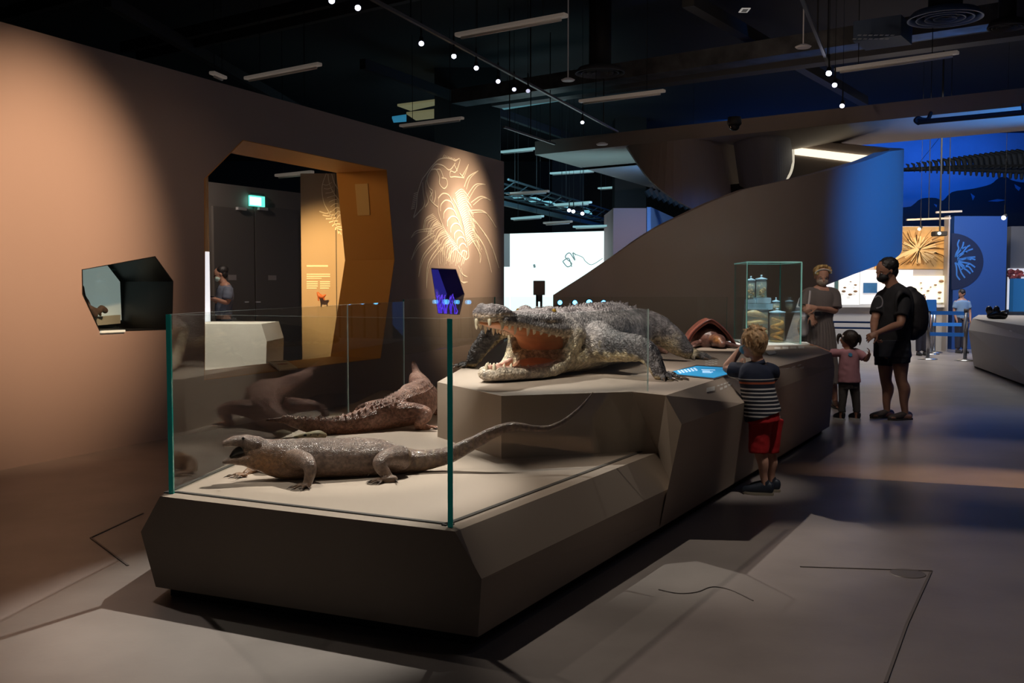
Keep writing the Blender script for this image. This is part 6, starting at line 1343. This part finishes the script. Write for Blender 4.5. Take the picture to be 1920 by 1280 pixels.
for a, b in ((shl, ell_), (shr, elr)): sleeve(bm, a, b, DD(1592, 655, Y), .048, .048, .8)
ps = fuse('t_shirt', bm, .0065, mat('pink_cloth', (.50, .24, .28), .85), gi, 3, disp=cloth_disp(.007, 9))
bpy.context.view_layer.update(); q, n_ = onto(ps, 1594, 665)
if q is not None:
    bm = NB(); s1_ = n_.orthogonal().normalized(); s2_ = n_.cross(s1_); prism(bm, [q + (s1_ * math.cos(t) + s2_ * math.sin(t)) * (.026 if i % 2 else .019) for i, t in enumerate([j * math.pi / 6 for j in range(12)])], n_ * .004); obj('flower_print', bm, mat('print_blue', (.04, .25, .45), .7), gi)
bm = NB(); tube(bm, [(DD(1592, 710, Y), .105, .085), (DD(1592, 728, Y), .10, .082)], side=bs, n=16, k=1, cap=False)
for hx, ax in ((1583, 1578), (1601, 1607)):
    hp = DD(hx, 716, Y); ak = Vector((D(ax, 770, Y).x, Y, .09)); tube(bm, [(hp, .062), (hp.lerp(ak, .5), .048), (ak, .036)], n=14, cap=False)
fuse('leggings', bm, .0065, mat('grey_leggings', (.085, .075, .07), .85), gi, 3, disp=cloth_disp(.004, 14))
for ax in (1578, 1607): shoe(gi, (D(ax, 770, Y).x, Y, 0), (-.5, .85, 0), .14, mat('shoe_black', (.015, .015, .02), .4), mat('sole_white', (.5, .5, .5), .5), h=.04)
# ---------------------------------------------------------------- child mostly hidden behind the girl (legs and shoes show)
Y = 11.9; ch = empty('person', (D(1590, 740, Y).x, Y, 0), 'child hidden behind the little girl, only legs and blue shoes showing', 'person')
bm = NB(); cx = D(1592, 700, Y).x; SKc = mat('child_skin', (.45, .24, .17), .5)
for dx in (-.085, .085):
    tube(bm, [((cx + dx, Y, .42), .045), ((cx + dx, Y, .24), .036), ((cx + dx, Y, .05), .026)], n=12)
tube(bm, [((cx, Y, .42), .09, .07), ((cx, Y, .62), .09, .06), ((cx, Y, .74), .04, .04)], side=(1, 0, 0), n=14); p, R = headfuse(bm, Vector((cx, Y, .80)), (0, -1, 0), ZV, .17)
for s in (-1, 1): tube(bm, [((cx + s * .09, Y, .66), .03), ((cx + s * .10, Y, .52), .024), ((cx + s * .09, Y - .05, .42), .018)], n=10); hand(bm, (cx + s * .09, Y - .05, .42), (0, -.1, -1), (-s, 0, 0), .09, .4, s)
fuse('body', bm, .007, SKc, ch, 2)
bm = NB(); ell(bm, (cx, Y + .012, .815), (.066, .072, .068), 18); obj('hair', bm, MATS['hair_dark_brown'], ch, True)
bm = NB(); tube(bm, [((cx, Y, .38), .115, .09), ((cx, Y, .55), .11, .085), ((cx, Y, .69), .06, .05)], side=(1, 0, 0), n=18, cap=False); obj('shirt', bm, mat('shirt_blue_grey', (.12, .17, .25), .8), ch, True)
for dx in (-.085, .085): shoe(ch, (cx + dx, Y, 0), (.1 * dx, -1, 0), .15, mat('shoe_blue', (.03, .10, .22), .5), h=.04)
# ---------------------------------------------------------------- man with phone beyond the opening
Y = 15.6; m2 = empty('person', (D(415, 600, Y).x, Y, 0), 'man in grey blue t shirt and pale mask looking at a phone inside the opening', 'person')
bm = NB(); look = Vector((-.9, -.3, -.35)).normalized(); hh = .235; hc = DD(413, 515, Y); p, R = headfuse(bm, hc, look, (-.3, 0, 1), hh); bs = Vector((.5, -.86, 0)).normalized()
tube(bm, [(hc - ZV * .03, .055), (DD(421, 533, Y), .055)], n=10); tube(bm, [(DD(422, 538, Y), .13, .09), (DD(423, 555, Y), .17, .11), (DD(420, 580, Y), .15, .11), (DD(420, 600, Y), .15, .11)], side=bs, n=16)
a = DD(428, 542, Y - .12); b = DD(426, 566, Y - .16); c_ = DD(403, 560, Y - .3); tube(bm, [(a, .055), (b, .042), (c_, .028)], n=12); hand(bm, c_, (-.9, -.1, .1), (0, .3, .9), .17, .7, 1)
a = DD(414, 542, Y + .15); b = DD(412, 566, Y + .05); c2_ = DD(401, 562, Y - .2); tube(bm, [(a, .055), (b, .042), (c2_, .028)], n=12); hand(bm, c2_, (-.9, -.1, .1), (0, .3, .9), .17, .7, -1)
for dx in (-.09, .09): tube(bm, [((D(420, 600, Y).x + dx, Y, .85), .09), ((D(420, 600, Y).x + dx, Y, .45), .06), ((D(420, 600, Y).x + dx, Y, .05), .04)], n=12)
fuse('body', bm, .009, mat('skin_brown', (.36, .19, .13), .5), m2, 2); eyes(m2, p, hh, R)
bm = NB(); ell(bm, hc + ZV * .055 - look * .03, (.09, .10, .08), 18, R); ell(bm, hc - look * .055, (.08, .06, .08), 16, R); obj('hair', bm, MATS['hair_black'], m2, True)
bm = NB(); ell(bm, p(0, .20, -.19), (.27 * hh, .26 * hh, .2 * hh), 16, R); obj('face_mask', bm, mat('mask_pale', (.5, .65, .58), .7), m2, True)
bm = NB(); tube(bm, [(p(-.3, .3, .02), .006), (p(0, .42, .02), .006), (p(.3, .3, .02), .006)], n=6); obj('glasses', bm, M_black, m2, True)
bm = NB(); tube(bm, [(DD(421, 532, Y), .08, .07), (DD(422, 540, Y), .16, .11), (DD(422, 556, Y), .19, .13), (DD(419, 578, Y), .165, .13), (DD(419, 590, Y), .17, .13)], side=bs, n=20, cap=False)
tube(bm, [(DD(428, 540, Y - .1), .075), (DD(427, 552, Y - .15), .075), (DD(426, 560, Y - .16), .07)], n=14, cap=False, k=2); tube(bm, [(DD(414, 541, Y + .13), .07), (DD(413, 558, Y + .08), .07)], n=14, cap=False, k=1)
fuse('t_shirt', bm, .010, mat('shirt_slate', (.12, .14, .19), .85), m2, 3, disp=cloth_disp(.008, 7))
bm = NB(); x_ = D(420, 600, Y).x; tube(bm, [((x_, Y, .98), .16, .12), ((x_, Y, .8), .16, .12)], side=bs, n=18, k=1, cap=False)
for dx in (-.09, .09): tube(bm, [((x_ + dx, Y, .88), .11), ((x_ + dx, Y, .1), .07)], n=14, k=1, cap=False)
fuse('trousers', bm, .012, mat('trousers_dark', (.03, .035, .05), .85), m2, 2)
for dx in (-.09, .09): shoe(m2, (x_ + dx, Y, 0), (-.9, -.3, 0), .26, M_sh)
bm = NB(); q = DD(394, 556, Y - .3); box(bm, q + Vector((-.09, -.04, -.008)), q + Vector((.05, .04, .008)), bev=.004); tag(obj('phone', bm, MATS['phone_black']), 'dark phone held by the man inside the opening', 'phone')
# ---------------------------------------------------------------- visitors far right
def visitor(x, Y, hgt, label, top, bot, skin, hairm, look, xoff=0):
    c = D(x, 600, Y); v = empty('person', (c.x, Y, 0), label, 'person'); q = hgt / 1.7; P = lambda a, b, z: Vector((c.x + a * q, Y + b * q, z * q)); bm = NB()
    hh = .225 * q; p, R = headfuse(bm, P(0, 0, 1.58), look, ZV, hh); tube(bm, [(P(0, 0, 1.5), .05 * q), (P(0, 0, 1.4), .06 * q)], n=10); tube(bm, [(P(0, 0, 1.38), .14 * q, .09 * q), (P(0, 0, 1.2), .15 * q, .1 * q), (P(0, 0, .95), .14 * q, .1 * q)], side=(1, 0, 0), n=14)
    for s in (-1, 1):
        tube(bm, [(P(s * .17, 0, 1.36), .048 * q), (P(s * .21, -.02, 1.1), .038 * q), (P(s * .18, -.12, .88), .026 * q)], n=10); hand(bm, P(s * .18, -.12, .88), (0, -.2, -1), (-s, 0, 0), .17 * q, .4, s)
        tube(bm, [(P(s * .09, 0, .9), .085 * q), (P(s * .09, 0, .48), .055 * q), (P(s * .09, .0, .05), .035 * q)], n=12)
    fuse('body', bm, .011, skin, v, 2)
    bm = NB(); ell(bm, P(0, .02, 1.62), (.09 * q, .1 * q, .1 * q), 16); ell(bm, P(0, .08, 1.5), (.06 * q, .04 * q, .12 * q), 12); obj('hair', bm, hairm, v, True)
    bm = NB(); tube(bm, [(P(0, 0, 1.43), .09 * q, .07 * q), (P(0, 0, 1.36), .18 * q, .11 * q), (P(0, 0, 1.15), .175 * q, .12 * q), (P(0, 0, .93), .175 * q, .125 * q)], side=(1, 0, 0), n=18, cap=False)
    for s in (-1, 1): tube(bm, [(P(s * .15, 0, 1.37), .07 * q), (P(s * .2, -.01, 1.2), .065 * q)], n=12, k=1, cap=False)
    fuse('shirt', bm, .013, top, v, 2)
    bm = NB()
    for s in (-1, 1): tube(bm, [(P(s * .08, 0, .97), .11 * q), (P(s * .09, 0, .12), .07 * q)], n=12, k=1, cap=False)
    fuse('trousers', bm, .014, bot, v, 2)
    for s in (-1, 1): shoe(v, P(s * .09, 0, 0), (.1, -1, 0), .25 * q, MATS['shoe_black'])
visitor(1803, 22.6, 1.42, 'child in pale blue top with dark hair standing before the blue urchin panel', mat('top_pale_blue', (.2, .32, .5), .8), mat('bottom_dark', (.03, .03, .05), .8), MATS['girl_skin'], MATS['hair_black'], (-.9, -.2, 0))
visitor(1729, 21.8, 1.3, 'child in dark clothes half hidden behind the man with the backpack', mat('top_dark', (.02, .02, .03), .8), MATS['bottom_dark'], MATS['girl_skin'], MATS['hair_black'], (-.3, .9, 0))
